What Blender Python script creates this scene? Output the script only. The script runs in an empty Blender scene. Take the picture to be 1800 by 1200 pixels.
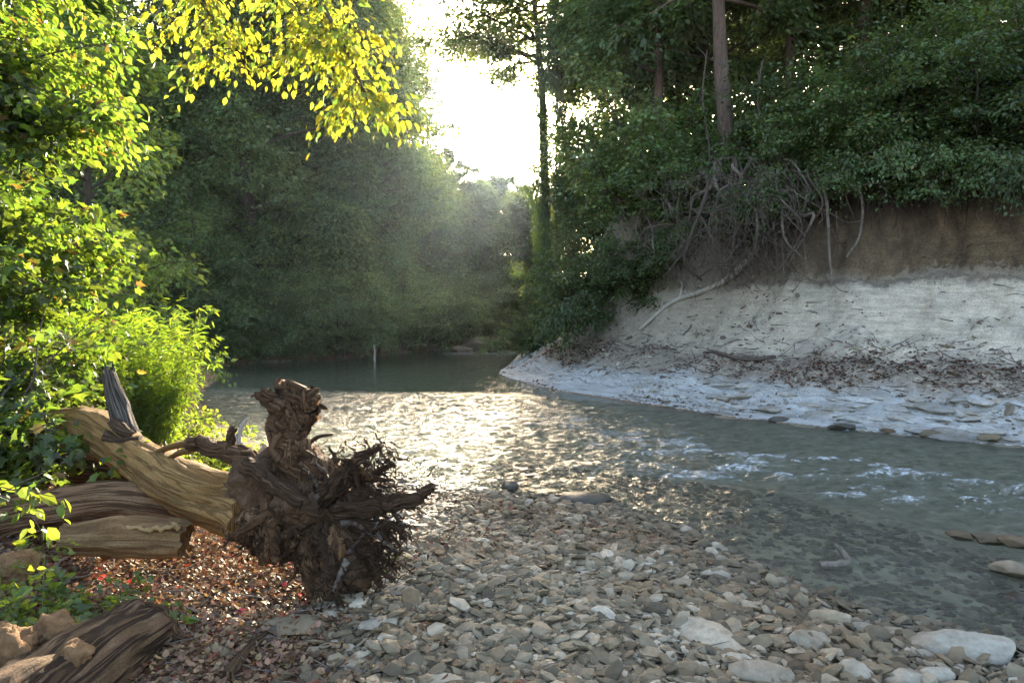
import bpy, math, random
import numpy as np
from mathutils import Vector, Matrix

# ------------------------------------------------------------------ camera, sky, sun, exposure
SC = bpy.context.scene
COL = SC.collection
CZ = 1.6                      # eye height above the water
F = 1300.0                    # focal length in photo pixels (1800 wide)
HY = 550.0                    # horizon row in the photo
SUN_AZ, SUN_EL = math.radians(3.0), math.radians(14.2)

cam = bpy.data.cameras.new('camera')
cam.lens = 26.0
cam.sensor_width = 36.0
cam.shift_y = -(600 - HY) / 1800.0
cam.clip_start = 0.05
cam.clip_end = 2000
camo = bpy.data.objects.new('camera', cam)
camo.location = (0, 0, CZ)
camo.rotation_euler = (math.radians(90), 0, 0)
COL.objects.link(camo)
SC.camera = camo

world = bpy.data.worlds.new('World')
SC.world = world
world.use_nodes = True
wn = world.node_tree
sky = wn.nodes.new('ShaderNodeTexSky')
sky.sky_type = 'NISHITA'
sky.sun_disc = False
sky.sun_elevation = SUN_EL
sky.sun_rotation = SUN_AZ
sky.dust_density = 3.5
sky.air_density = 0.85
sky.ozone_density = 0.3
wn.links.new(sky.outputs[0], wn.nodes['Background'].inputs[0])
wn.nodes['Background'].inputs[1].default_value = 0.15

SUN_DIR = Vector((math.sin(SUN_AZ) * math.cos(SUN_EL), math.cos(SUN_AZ) * math.cos(SUN_EL), math.sin(SUN_EL)))
sl = bpy.data.lights.new('sun', 'SUN')
sl.energy = 4.0
sl.angle = math.radians(0.6)
sl.color = (1.0, 0.88, 0.68)
slo = bpy.data.objects.new('sun', sl)
slo.rotation_euler = SUN_DIR.to_track_quat('Z', 'Y').to_euler()
slo.location = (2, 30, 20)
COL.objects.link(slo)

SC.view_settings.view_transform = 'Standard'
SC.view_settings.look = 'None'
SC.view_settings.gamma = 1.0
SC.view_settings.exposure = 2.65
SC.view_settings.use_curve_mapping = False
SC.render.engine = 'CYCLES'
cy = SC.cycles
cy.use_denoising = True
cy.max_bounces = 6
cy.diffuse_bounces = 3
cy.glossy_bounces = 3
cy.transmission_bounces = 4
cy.transparent_max_bounces = 8
cy.volume_bounces = 0
cy.sample_clamp_indirect = 4.0
cy.sample_clamp_direct = 12.0
cy.caustics_reflective = False
cy.caustics_refractive = False

rng = np.random.default_rng(7)
random.seed(7)


def at(px, py, Y):
    """point seen at photo pixel (px, py) standing Y metres away"""
    return np.array([(px - 900) / F * Y, Y, CZ - (py - HY) / F * Y])


# ------------------------------------------------------------------ numeric helpers
def sstep(a, b, x):
    t = np.clip((x - a) / (b - a), 0, 1)
    return t * t * (3 - 2 * t)


def _hash(ix, iy, iz):
    n = (ix * 374761393 + iy * 668265263 + iz * 2147483647 + 1013904223) & 0xFFFFFFFF
    n = ((n ^ (n >> 13)) * 1274126177) & 0xFFFFFFFF
    n = ((n ^ (n >> 16)) * 2246822519) & 0xFFFFFFFF
    return ((n ^ (n >> 15)) & 0xFFFFFF) / float(0xFFFFFF)


def vnoise(x, y, z):
    x, y, z = np.broadcast_arrays(np.asarray(x, float), np.asarray(y, float), np.asarray(z, float))
    ix, iy, iz = np.floor(x).astype(np.int64), np.floor(y).astype(np.int64), np.floor(z).astype(np.int64)
    fx, fy, fz = x - ix, y - iy, z - iz
    fx, fy, fz = fx * fx * (3 - 2 * fx), fy * fy * (3 - 2 * fy), fz * fz * (3 - 2 * fz)
    r = 0
    for dx in (0, 1):
        wx = fx if dx else 1 - fx
        for dy in (0, 1):
            wy = fy if dy else 1 - fy
            for dz in (0, 1):
                r = r + wx * wy * (fz if dz else 1 - fz) * _hash(ix + dx, iy + dy, iz + dz)
    return r * 2 - 1


def fbm(x, y, z, o=4):
    r, a = 0, 1.0
    for i in range(o):
        k = 2.0 ** i
        r = r + a * vnoise(x * k + 17.3 * i, y * k + 5.1 * i, z * k + 9.7 * i)
        a *= 0.5
    return r


def nrm(v):
    v = np.asarray(v, float)
    return v / np.maximum(np.linalg.norm(v, axis=-1, keepdims=True), 1e-9)


def catmull(pts, n):
    p = np.asarray(pts, float)
    p = np.vstack([2 * p[0] - p[1], p, 2 * p[-1] - p[-2]])
    m = len(p) - 3
    t = np.linspace(0, m, n)
    i = np.minimum(t.astype(int), m - 1)
    f = (t - i)[:, None]
    a, b, c, d = p[i], p[i + 1], p[i + 2], p[i + 3]
    return 0.5 * (2 * b + (c - a) * f + (2 * a - 5 * b + 4 * c - d) * f ** 2 + (3 * b - a - 3 * c + d) * f ** 3)


class MB:
    """collects vertices and tri / quad faces; build() links ONE mesh object"""

    def __init__(s):
        s.v, s.f, s.n, s.mi, s.g = [], [], 0, [], []

    def add(s, v, f, mi=0, g=None):
        v = np.asarray(v, float).reshape(-1, 3)
        s.g.append(v if g is None else g)
        f = np.asarray(f, int)
        s.v.append(v)
        s.f.append(f + s.n)
        s.mi.append(np.full(len(f), mi))
        s.n += len(v)

    def mesh(s, name, mats, smooth=True, attrs=None, grain=False):
        me = bpy.data.meshes.new(name)
        v = np.vstack(s.v)
        me.vertices.add(len(v))
        me.vertices.foreach_set('co', v.astype(np.float32).ravel())
        tot = np.concatenate([np.full(len(f), f.shape[1]) for f in s.f])
        li = np.concatenate([f.ravel() for f in s.f])
        me.loops.add(len(li))
        me.loops.foreach_set('vertex_index', li.astype(np.int32))
        me.polygons.add(len(tot))
        me.polygons.foreach_set('loop_start', np.concatenate([[0], np.cumsum(tot)[:-1]]).astype(np.int32))
        me.polygons.foreach_set('loop_total', tot.astype(np.int32))
        me.polygons.foreach_set('material_index', np.concatenate(s.mi).astype(np.int32))
        me.polygons.foreach_set('use_smooth', np.full(len(tot), smooth))
        for k, a in (attrs or {}).items():
            at_ = me.attributes.new(k, 'FLOAT', 'POINT')
            at_.data.foreach_set('value', np.asarray(a, np.float32))
        if grain:
            at_ = me.attributes.new('grain', 'FLOAT_VECTOR', 'POINT')
            at_.data.foreach_set('vector', np.vstack(s.g).astype(np.float32).ravel())
        for m in (mats if isinstance(mats, (list, tuple)) else [mats]):
            me.materials.append(m)
        me.update(calc_edges=True)
        return me

    def build(s, name, mats, parent=None, smooth=True, attrs=None):
        gr = not isinstance(mats, (list, tuple)) and mats.name.endswith('_grain')
        return link(name, s.mesh(name, mats, smooth, attrs, gr), parent)


def link(name, me, parent=None, loc=None, rot=None, scale=None):
    o = bpy.data.objects.new(name, me)
    COL.objects.link(o)
    if parent:
        o.parent = parent
    if loc is not None:
        o.location = [float(a) for a in loc]
    if rot is not None:
        o.rotation_euler = [float(a) for a in rot]
    if scale is not None:
        o.scale = [float(a) for a in scale] if hasattr(scale, '__len__') else (float(scale),) * 3
    return o


def tag(o, label=None, cat=None, group=None, kind=None):
    for k, v in (('label', label), ('category', cat), ('group', group), ('kind', kind)):
        if v:
            o[k] = v
    return o


def thing(name, label, cat, loc=(0, 0, 0), rz=0.0, group=None, scale=1.0):
    o = link(name, None, None, loc, (0, 0, rz), scale)
    o.empty_display_size = 0.2
    return tag(o, label, cat, group)


def tube(mb, pts, rad, sides=8, rough=0.0, freq=6.0, seed=0, cap=True, jag=0.0, mi=0, squash=1.0, groove=0.0):
    """a bent tapering limb; rough = bark relief as a share of the radius"""
    p = np.asarray(pts, float)
    n = len(p)
    r = np.broadcast_to(np.asarray(rad, float), (n,))
    d = nrm(np.gradient(p, axis=0))
    up = np.array([0, 0, 1.0]) if abs(d[0][2]) < 0.9 else np.array([1.0, 0, 0])
    u = nrm(np.cross(d, up))
    for i in range(1, n):                       # keep the frame from flipping
        if np.dot(u[i], u[i - 1]) < 0:
            u[i] = -u[i]
    w = np.cross(d, u)
    a = np.linspace(0, 2 * np.pi, sides, endpoint=False)
    ca, sa = np.cos(a), np.sin(a)
    L = np.concatenate([[0], np.cumsum(np.linalg.norm(np.diff(p, axis=0), axis=1))])
    rr = np.repeat(r[:, None], sides, 1)
    if rough:
        k = fbm(ca[None] * 1.6 + seed, sa[None] * 1.6 + L[:, None] * 0.0, L[:, None] * freq + seed * 3.1, 3)
        g = fbm(ca[None] * 5 + seed * 2, sa[None] * 5, L[:, None] * freq * 0.35, 2)
        rr = rr * (1 + rough * (k + 0.6 * g))
        if groove:                               # long cracks along the grain
            c_ = np.abs(fbm(ca[None] * 4.5 + seed, sa[None] * 4.5, L[:, None] * 1.1 + seed, 3))
            rr = rr * (1 - groove * (1 - sstep(0.0, 0.22, c_)) + 0.03 * fbm(ca[None] * 9, sa[None] * 9 + seed, L[:, None] * 14, 2))
    v = p[:, None] + (u[:, None] * ca[None, :, None] + w[:, None] * sa[None, :, None] * squash) * rr[..., None]
    if jag:
        j = fbm(ca * 3 + seed, sa * 3, seed + 0.5, 2)
        v[-1] += d[-1] * (jag * j)[:, None]
    v = v.reshape(-1, 3)
    gk = 0.16
    gr = np.stack(np.broadcast_arrays(ca[None] * gk, sa[None] * gk, L[:, None] + seed), -1).reshape(-1, 3)
    i = np.arange(n - 1)[:, None] * sides
    j = np.arange(sides)[None]
    k = (j + 1) % sides
    f = np.stack([i + j, i + k, i + sides + k, i + sides + j], -1).reshape(-1, 4)
    mb.add(v, f, mi, gr)
    if cap:
        for e, row in ((0, 0), (n - 1, (n - 1) * sides)):
            c = p[e] - (d[e] * jag * 0.5 if (jag and e) else 0)
            ring = v[row:row + sides]
            jj = np.arange(sides)
            ff = np.stack([jj, (jj + 1) % sides, np.full(sides, sides)], -1)
            mb.add(np.vstack([ring, c]), ff if e else ff[:, ::-1], mi)


# ------------------------------------------------------------------ materials
def mat(name):
    m = bpy.data.materials.new(name)
    m.use_nodes = True
    nt = m.node_tree
    nt.nodes.clear()
    out = nt.nodes.new('ShaderNodeOutputMaterial')
    return m, nt, out


def N(nt, typ, **kw):
    n = nt.nodes.new('ShaderNode' + typ)
    ins = kw.pop('ins', {})
    for k, v in kw.items():
        setattr(n, k, v)
    for k, v in ins.items():
        if hasattr(v, 'is_output'):
            nt.links.new(v, n.inputs[k])
        else:
            n.inputs[k].default_value = v
    return n


def rgb(c):
    return (c[0], c[1], c[2], 1.0)


def ramp(nt, fac, stops):
    r = N(nt, 'ValToRGB', ins={'Fac': fac})
    e = r.color_ramp.elements
    while len(e) < len(stops):
        e.new(0.5)
    for x, (p, c) in zip(e, stops):
        x.position = p
        x.color = rgb(c) if hasattr(c, '__len__') else (c, c, c, 1)
    return r.outputs[0]


def mixc(nt, fac, a, b, blend='MIX'):
    n = N(nt, 'Mix', data_type='RGBA', blend_type=blend)
    for s, v in ((0, fac), (6, a), (7, b)):
        if hasattr(v, 'is_output'):
            nt.links.new(v, n.inputs[s])
        else:
            n.inputs[s].default_value = rgb(v) if hasattr(v, '__len__') else v
    return n.outputs[2]


def math_(nt, op, a, b=0.0, c=None):
    n = N(nt, 'Math', operation=op)
    for s, v in enumerate((a, b) if c is None else (a, b, c)):
        if hasattr(v, 'is_output'):
            nt.links.new(v, n.inputs[s])
        else:
            n.inputs[s].default_value = v
    return n.outputs[0]


def noise(nt, vec, scale, detail=4, rough=0.6, dist=0.0):
    n = N(nt, 'TexNoise', ins={'Scale': scale, 'Detail': detail, 'Roughness': rough, 'Distortion': dist})
    if vec is not None:
        nt.links.new(vec, n.inputs['Vector'])
    return n.outputs[0]


def mapped(nt, vec, scale):
    m = N(nt, 'Mapping', ins={'Scale': scale})
    nt.links.new(vec, m.inputs[0])
    return m.outputs[0]


def leaf_mat(name, front, back, spread=0.5, trans=0.5, gloss=0.05, alt=None, alt_amount=0.0):
    """thin leaf: diffuse + translucent; tint varies leaf by leaf and plant by plant"""
    m, nt, out = mat(name)
    geo = N(nt, 'NewGeometry')
    oi = N(nt, 'ObjectInfo')
    r = math_(nt, 'FRACT', math_(nt, 'ADD', geo.outputs['Random Per Island'], math_(nt, 'MULTIPLY', oi.outputs['Random'], 7.31)))
    val = math_(nt, 'MULTIPLY_ADD', r, spread * 2, 1 - spread)
    tree = math_(nt, 'MULTIPLY_ADD', oi.outputs['Random'], 0.6, 0.62)
    val = math_(nt, 'MULTIPLY', val, tree)
    hue = math_(nt, 'MULTIPLY_ADD', math_(nt, 'FRACT', math_(nt, 'MULTIPLY', r, 13.7)), 0.05, 0.475)
    def tint(c):
        cc = mixc(nt, 0.0, c, c)
        if alt is not None:
            k = math_(nt, 'GREATER_THAN', math_(nt, 'FRACT', math_(nt, 'MULTIPLY', r, 41.3)), 1 - alt_amount)
            cc = mixc(nt, k, c, alt)
        h = N(nt, 'HueSaturation', ins={'Hue': hue, 'Value': val, 'Color': cc})
        return h.outputs[0]
    d = N(nt, 'BsdfDiffuse', ins={'Color': tint(front)})
    t = N(nt, 'BsdfTranslucent', ins={'Color': tint(back)})
    mx = N(nt, 'MixShader', ins={0: trans, 1: d.outputs[0], 2: t.outputs[0]})
    g = N(nt, 'BsdfGlossy', ins={'Color': (0.8, 0.85, 0.8, 1), 'Roughness': 0.45})
    m2 = N(nt, 'MixShader', ins={0: gloss, 1: mx.outputs[0], 2: g.outputs[0]})
    nt.links.new(m2.outputs[0], out.inputs[0])
    return m


def bark_mat(name, a, b, scale=(9, 9, 1.6), rough=0.85, bump=0.6, moss=None):
    m, nt, out = mat(name)
    tc = N(nt, 'TexCoord')
    v = mapped(nt, tc.outputs['Object'], scale)
    n1 = noise(nt, v, 2.2, 6, 0.65, 0.6)
    n2 = noise(nt, tc.outputs['Object'], 3.0, 4)
    c = ramp(nt, n1, [(0.3, a), (0.7, b)])
    c = mixc(nt, ramp(nt, n2, [(0.35, 0.0), (0.75, 0.55)]), c, (a[0] * 0.5, a[1] * 0.5, a[2] * 0.5))
    if moss is not None:
        c = mixc(nt, ramp(nt, noise(nt, tc.outputs['Object'], 4.2, 5), [(0.52, 0.0), (0.66, 0.8)]), c, moss)
    bm = N(nt, 'Bump', ins={'Strength': bump, 'Distance': 0.03, 'Height': n1})
    p = N(nt, 'BsdfPrincipled', ins={'Base Color': c, 'Roughness': rough, 'Normal': bm.outputs[0]})
    p.inputs['Specular IOR Level'].default_value = 0.25
    nt.links.new(p.outputs[0], out.inputs[0])
    return m


def stone_mat(name, stops, rough=0.75, wet=False):
    m, nt, out = mat(name)
    geo = N(nt, 'NewGeometry')
    oi = N(nt, 'ObjectInfo')
    tc = N(nt, 'TexCoord')
    r = math_(nt, 'FRACT', math_(nt, 'ADD', geo.outputs['Random Per Island'], math_(nt, 'MULTIPLY', oi.outputs['Random'], 5.77)))
    c = ramp(nt, r, stops)
    pos = geo.outputs['Position']
    n1 = noise(nt, pos, 28, 6, 0.7)
    n2 = noise(nt, mapped(nt, pos, (1, 1, 3.5)), 9, 4, 0.6, 0.4)
    c = mixc(nt, 1.0, c, ramp(nt, n1, [(0.25, 0.62), (0.7, 1.12)]), 'MULTIPLY')
    c = mixc(nt, ramp(nt, n2, [(0.45, 0.0), (0.7, 0.55)]), c, (0.16, 0.13, 0.085))
    zz = N(nt, 'SeparateXYZ', ins={0: pos}).outputs[2]
    damp = ramp(nt, zz, [(0.0, 0.5), (0.045, 0.62), (0.085, 1.0)])       # stones at the water line are wet
    silt = ramp(nt, noise(nt, pos, 1.1, 4, 0.6), [(0.42, 0.0), (0.62, 0.55)])
    c = mixc(nt, silt, c, mixc(nt, 1.0, c, (0.78, 0.62, 0.45), 'MULTIPLY'))
    c = mixc(nt, 1.0, c, damp, 'MULTIPLY')
    bm = N(nt, 'Bump', ins={'Strength': 0.5, 'Distance': 0.006, 'Height': n1})
    p = N(nt, 'BsdfPrincipled', ins={'Base Color': c, 'Roughness': rough, 'Normal': bm.outputs[0]})
    p.inputs['Specular IOR Level'].default_value = 0.35
    nt.links.new(p.outputs[0], out.inputs[0])
    return m


def grain_mat(name, dark, mid_, light, patch=None, crack=0.5, scale=26.0):
    """weathered wood: fibres and cracks follow the length of the log"""
    m, nt, out = mat(name + '_grain')
    g = N(nt, 'Attribute', attribute_name='grain').outputs['Vector']
    fib = noise(nt, mapped(nt, g, (1, 1, 0.10)), scale * 1.6, 7, 0.7, 0.4)
    lump = noise(nt, mapped(nt, g, (1, 1, 0.5)), scale * 0.32, 5, 0.6, 0.5)
    crk = noise(nt, mapped(nt, g, (1, 1, 0.07)), scale * 0.8, 3, 0.5, 0.8)
    line = ramp(nt, crk, [(0.44, 0.0), (0.485, 1.0), (0.515, 1.0), (0.56, 0.0)])
    fine = noise(nt, g, scale * 5, 4, 0.7)
    c = ramp(nt, fib, [(0.25, dark), (0.5, mid_), (0.75, light)])
    c = mixc(nt, ramp(nt, lump, [(0.42, 0.0), (0.66, 0.75)]), c, patch if patch else dark)
    c = mixc(nt, 1.0, c, ramp(nt, fine, [(0.3, 0.65), (0.65, 1.1)]), 'MULTIPLY')
    c = mixc(nt, math_(nt, 'MULTIPLY', line, crack), c, (dark[0] * 0.35, dark[1] * 0.35, dark[2] * 0.35))
    h = math_(nt, 'ADD', math_(nt, 'MULTIPLY', fib, 0.6), math_(nt, 'ADD', math_(nt, 'MULTIPLY', line, -0.5 * crack), math_(nt, 'ADD', math_(nt, 'MULTIPLY', lump, 0.9), math_(nt, 'MULTIPLY', fine, 0.2))))
    bm = N(nt, 'Bump', ins={'Strength': 0.9, 'Distance': 0.035, 'Height': h})
    p = N(nt, 'BsdfPrincipled', ins={'Base Color': c, 'Roughness': 0.85, 'Normal': bm.outputs[0]})
    p.inputs['Specular IOR Level'].default_value = 0.2
    nt.links.new(p.outputs[0], out.inputs[0])
    return m


M = {}
# foliage
M['forest'] = leaf_mat('forest_leaf', (0.095, 0.145, 0.045), (0.20, 0.26, 0.04), 0.5, 0.4, alt=(0.17, 0.17, 0.035), alt_amount=0.07)
M['forest_cool'] = leaf_mat('forest_cool_leaf', (0.080, 0.14, 0.056), (0.15, 0.22, 0.045), 0.45, 0.4)
M['far'] = leaf_mat('far_leaf', (0.075, 0.12, 0.035), (0.14, 0.19, 0.03), 0.45, 0.5)
M['bank_shrub'] = leaf_mat('bank_shrub_leaf', (0.095, 0.145, 0.045), (0.17, 0.23, 0.035), 0.5, 0.4, alt=(0.13, 0.11, 0.03), alt_amount=0.08)
M['sapling'] = leaf_mat('sapling_leaf', (0.080, 0.125, 0.022), (0.23, 0.34, 0.025), 0.5, 0.6, 0.05, alt=(0.28, 0.17, 0.03), alt_amount=0.05)
M['yellowing'] = leaf_mat('yellowing_leaf', (0.15, 0.155, 0.022), (0.58, 0.56, 0.03), 0.35, 0.62, 0.04, alt=(0.20, 0.27, 0.03), alt_amount=0.34)
M['willow'] = leaf_mat('willow_leaf', (0.09, 0.15, 0.02), (0.34, 0.48, 0.025), 0.35, 0.65)
M['herb'] = leaf_mat('herb_leaf', (0.09, 0.14, 0.025), (0.36, 0.45, 0.03), 0.4, 0.6)
M['mid'] = leaf_mat('mid_leaf', (0.12, 0.20, 0.045), (0.26, 0.36, 0.045), 0.45, 0.45)
M['litter'] = leaf_mat('litter_leaf', (0.30, 0.175, 0.095), (0.28, 0.14, 0.055), 0.65, 0.25, 0.04, alt=(0.30, 0.06, 0.035), alt_amount=0.03)
M['litter_red'] = leaf_mat('litter_red_leaf', (0.36, 0.05, 0.03), (0.40, 0.06, 0.03), 0.5, 0.3, 0.04, alt=(0.24, 0.11, 0.05), alt_amount=0.4)
M['bank_litter'] = leaf_mat('bank_litter_leaf', (0.13, 0.075, 0.05), (0.1, 0.05, 0.03), 0.6, 0.15, 0.02, alt=(0.22, 0.05, 0.04), alt_amount=0.15)
# wood
M['bark'] = bark_mat('bark', (0.055, 0.042, 0.032), (0.15, 0.115, 0.085))
M['bark_red'] = bark_mat('bark_red', (0.085, 0.055, 0.042), (0.20, 0.14, 0.105))
M['dead'] = bark_mat('dead_wood', (0.12, 0.095, 0.075), (0.30, 0.25, 0.20), (14, 14, 3))
M['dead_dark'] = bark_mat('dead_dark_wood', (0.07, 0.05, 0.04), (0.17, 0.125, 0.095), (14, 14, 3))
M['pale_stick'] = bark_mat('pale_stick_wood', (0.34, 0.29, 0.23), (0.56, 0.50, 0.42), (14, 14, 3))
M['debarked'] = bark_mat('debarked_wood', (0.27, 0.165, 0.065), (0.52, 0.345, 0.16), (7, 7, 7), 0.75, 0.7, moss=(0.33, 0.20, 0.06))
M['soil'] = bark_mat('soil_clod', (0.16, 0.085, 0.04), (0.38, 0.22, 0.105), (10, 10, 10), 0.95, 1.0)
M['soil_dark'] = bark_mat('soil_dark_clod', (0.075, 0.042, 0.024), (0.19, 0.11, 0.06), (12, 12, 12), 0.95, 1.0)
M['trunk_grain'] = grain_mat('golden_trunk', (0.19, 0.095, 0.034), (0.36, 0.205, 0.075), (0.50, 0.31, 0.13), (0.28, 0.14, 0.04), 0.55)
M['stub'] = grain_mat('grey_stub', (0.07, 0.055, 0.045), (0.17, 0.14, 0.115), (0.28, 0.24, 0.20), (0.10, 0.075, 0.055), 0.9, 34.0)
M['rotten'] = grain_mat('rotten_red', (0.14, 0.07, 0.035), (0.29, 0.165, 0.085), (0.42, 0.27, 0.16), (0.24, 0.12, 0.055), 0.8)
M['rotten_dark'] = grain_mat('rotten_brown', (0.075, 0.04, 0.022), (0.18, 0.105, 0.058), (0.30, 0.19, 0.11), (0.13, 0.08, 0.035), 0.9)
M['rotten_soft'] = grain_mat('rotten_crumbly', (0.13, 0.07, 0.032), (0.27, 0.155, 0.07), (0.40, 0.25, 0.125), (0.18, 0.10, 0.04), 0.35, 14.0)
M['root'] = grain_mat('root_brown', (0.12, 0.06, 0.03), (0.27, 0.15, 0.075), (0.40, 0.24, 0.135), (0.17, 0.085, 0.04), 0.8, 34.0)
M['root_dark'] = grain_mat('root_dark', (0.085, 0.047, 0.026), (0.18, 0.105, 0.06), (0.29, 0.18, 0.108), (0.12, 0.064, 0.034), 0.8, 34.0)
# stone
GREY = [(0.0, (0.085, 0.067, 0.042)), (0.25, (0.175, 0.142, 0.09)), (0.5, (0.265, 0.218, 0.142)), (0.66, (0.225, 0.152, 0.084)), (0.84, (0.36, 0.30, 0.208)), (1.0, (0.56, 0.485, 0.37))]
M['stone'] = stone_mat('creek_stone', GREY)
M['pale_stone'] = stone_mat('pale_limestone', [(0.0, (0.33, 0.295, 0.23)), (1.0, (0.43, 0.395, 0.32))])
M['ledge_stone'] = stone_mat('ledge_chalk', [(0.0, (0.36, 0.345, 0.31)), (1.0, (0.56, 0.545, 0.51))])
M['rubble'] = stone_mat('bank_rubble', [(0.0, (0.10, 0.07, 0.05)), (0.45, (0.26, 0.21, 0.155)), (0.8, (0.48, 0.43, 0.35)), (1.0, (0.60, 0.55, 0.47))])
M['dark_stone'] = stone_mat('dark_wet_stone', [(0.0, (0.07, 0.062, 0.05)), (1.0, (0.13, 0.115, 0.095))], 0.45)
M['bed_stone'] = stone_mat('submerged_stone', [(0.0, (0.09, 0.078, 0.05)), (0.5, (0.22, 0.19, 0.13)), (1.0, (0.46, 0.41, 0.31))], 0.5)


def terrain_mat():
    """one ground cover: chalk bank, clay cut, gravel bar, leaf-mould bank, creek bed (by distance from the two shores)"""
    m, nt, out = mat('terrain')
    geo = N(nt, 'NewGeometry')
    pos = geo.outputs['Position']
    def A(n):
        return N(nt, 'Attribute', attribute_name=n).outputs['Fac']
    u, lb, wet = A('bank_u'), A('left_bank'), A('depth')
    far = A('far_bank')
    nb = noise(nt, pos, 1.3, 5, 0.6)
    nf = noise(nt, pos, 22, 6, 0.75)
    grit = noise(nt, pos, 60, 3, 0.8)
    nm = noise(nt, pos, 6, 6, 0.7)
    strat = noise(nt, mapped(nt, pos, (0.9, 0.9, 6.0)), 2.0, 7, 0.75, 0.8)
    # right bank, by height of the profile
    chalk = ramp(nt, nm, [(0.25, (0.45, 0.36, 0.25)), (0.5, (0.67, 0.565, 0.43)), (0.72, (0.79, 0.68, 0.535))])
    chalk = mixc(nt, ramp(nt, strat, [(0.42, 0.0), (0.62, 0.55)]), chalk, (0.27, 0.235, 0.19))
    sxyz = N(nt, 'SeparateXYZ', ins={0: pos})
    cv = N(nt, 'CombineXYZ', ins={0: math_(nt, 'MULTIPLY', sxyz.outputs[0], 0.5), 1: math_(nt, 'MULTIPLY', sxyz.outputs[1], 0.5), 2: math_(nt, 'MULTIPLY', u, 3.2)})
    bands = noise(nt, cv.outputs[0], 2.2, 6, 0.7, 0.5)
    ledge = ramp(nt, bands, [(0.34, (0.22, 0.20, 0.165)), (0.46, (0.42, 0.405, 0.37)), (0.62, (0.56, 0.545, 0.515)), (0.75, (0.46, 0.445, 0.41))])
    uj = math_(nt, 'ADD', u, math_(nt, 'MULTIPLY_ADD', nb, 1.1, -0.55))
    clay = ramp(nt, strat, [(0.3, (0.13, 0.085, 0.05)), (0.55, (0.19, 0.13, 0.075)), (0.75, (0.23, 0.165, 0.10))])
    clay = mixc(nt, ramp(nt, noise(nt, mapped(nt, pos, (1.0, 1.0, 0.45)), 2.4, 5, 0.65, 0.6), [(0.42, 0.0), (0.62, 0.85)]), clay, (0.075, 0.05, 0.032))
    clay = mixc(nt, 1.0, clay, ramp(nt, nf, [(0.3, 0.6), (0.65, 1.2)]), 'MULTIPLY')
    litter = ramp(nt, nf, [(0.35, (0.10, 0.065, 0.045)), (0.65, (0.30, 0.25, 0.20))])
    c = mixc(nt, ramp(nt, math_(nt, 'MULTIPLY', uj, 0.1), [(0.165, 0.0), (0.205, 1.0)]), ledge, chalk)
    band = ramp(nt, math_(nt, 'MULTIPLY', uj, 0.1), [(0.15, 0.0), (0.20, 0.75), (0.27, 0.9), (0.31, 0.0)])
    c = mixc(nt, math_(nt, 'MULTIPLY', band, ramp(nt, nm, [(0.36, 0.1), (0.5, 1.0)])), c, litter)
    uc = math_(nt, 'ADD', u, math_(nt, 'MULTIPLY_ADD', nm, 0.5, -0.25))
    c = mixc(nt, ramp(nt, math_(nt, 'MULTIPLY', uc, 0.1), [(0.445, 0.0), (0.46, 0.85), (0.475, 0.3), (0.49, 0.0)]), c, (0.09, 0.065, 0.045))
    c = mixc(nt, ramp(nt, math_(nt, 'MULTIPLY', uc, 0.1), [(0.465, 0.0), (0.48, 1.0)]), c, clay)
    c = mixc(nt, math_(nt, 'MULTIPLY', far, ramp(nt, math_(nt, 'MULTIPLY', uj, 0.1), [(0.12, 0.0), (0.30, 0.85)])), c, mixc(nt, nm, (0.15, 0.12, 0.085), (0.34, 0.29, 0.22)))
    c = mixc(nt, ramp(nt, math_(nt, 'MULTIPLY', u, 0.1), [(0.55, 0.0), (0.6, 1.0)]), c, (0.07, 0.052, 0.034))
    c = mixc(nt, 1.0, c, ramp(nt, grit, [(0.32, 0.5), (0.6, 1.12)]), 'MULTIPLY')
    # left side: gravel dirt and leaf mould
    gravel = ramp(nt, nf, [(0.3, (0.09, 0.072, 0.048)), (0.7, (0.22, 0.185, 0.135))])
    mould = ramp(nt, nf, [(0.3, (0.13, 0.072, 0.042)), (0.55, (0.27, 0.155, 0.085)), (0.75, (0.40, 0.25, 0.15))])
    left = mixc(nt, lb, gravel, mould)
    onr = math_(nt, 'GREATER_THAN', u, 0.0)
    c = mixc(nt, onr, left, c)
    # creek bed
    bed = ramp(nt, nm, [(0.3, (0.17, 0.15, 0.095)), (0.55, (0.36, 0.335, 0.245)), (0.8, (0.52, 0.50, 0.41))])
    c = mixc(nt, ramp(nt, wet, [(0.0, 0.0), (0.04, 1.0)]), c, bed)
    bm = N(nt, 'Bump', ins={'Strength': 0.55, 'Distance': 0.03, 'Height': math_(nt, 'ADD', nf, math_(nt, 'MULTIPLY', strat, 0.8))})
    p = N(nt, 'BsdfPrincipled', ins={'Base Color': c, 'Roughness': 0.9, 'Normal': bm.outputs[0]})
    p.inputs['Specular IOR Level'].default_value = 0.2
    nt.links.new(p.outputs[0], out.inputs[0])
    return m


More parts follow.
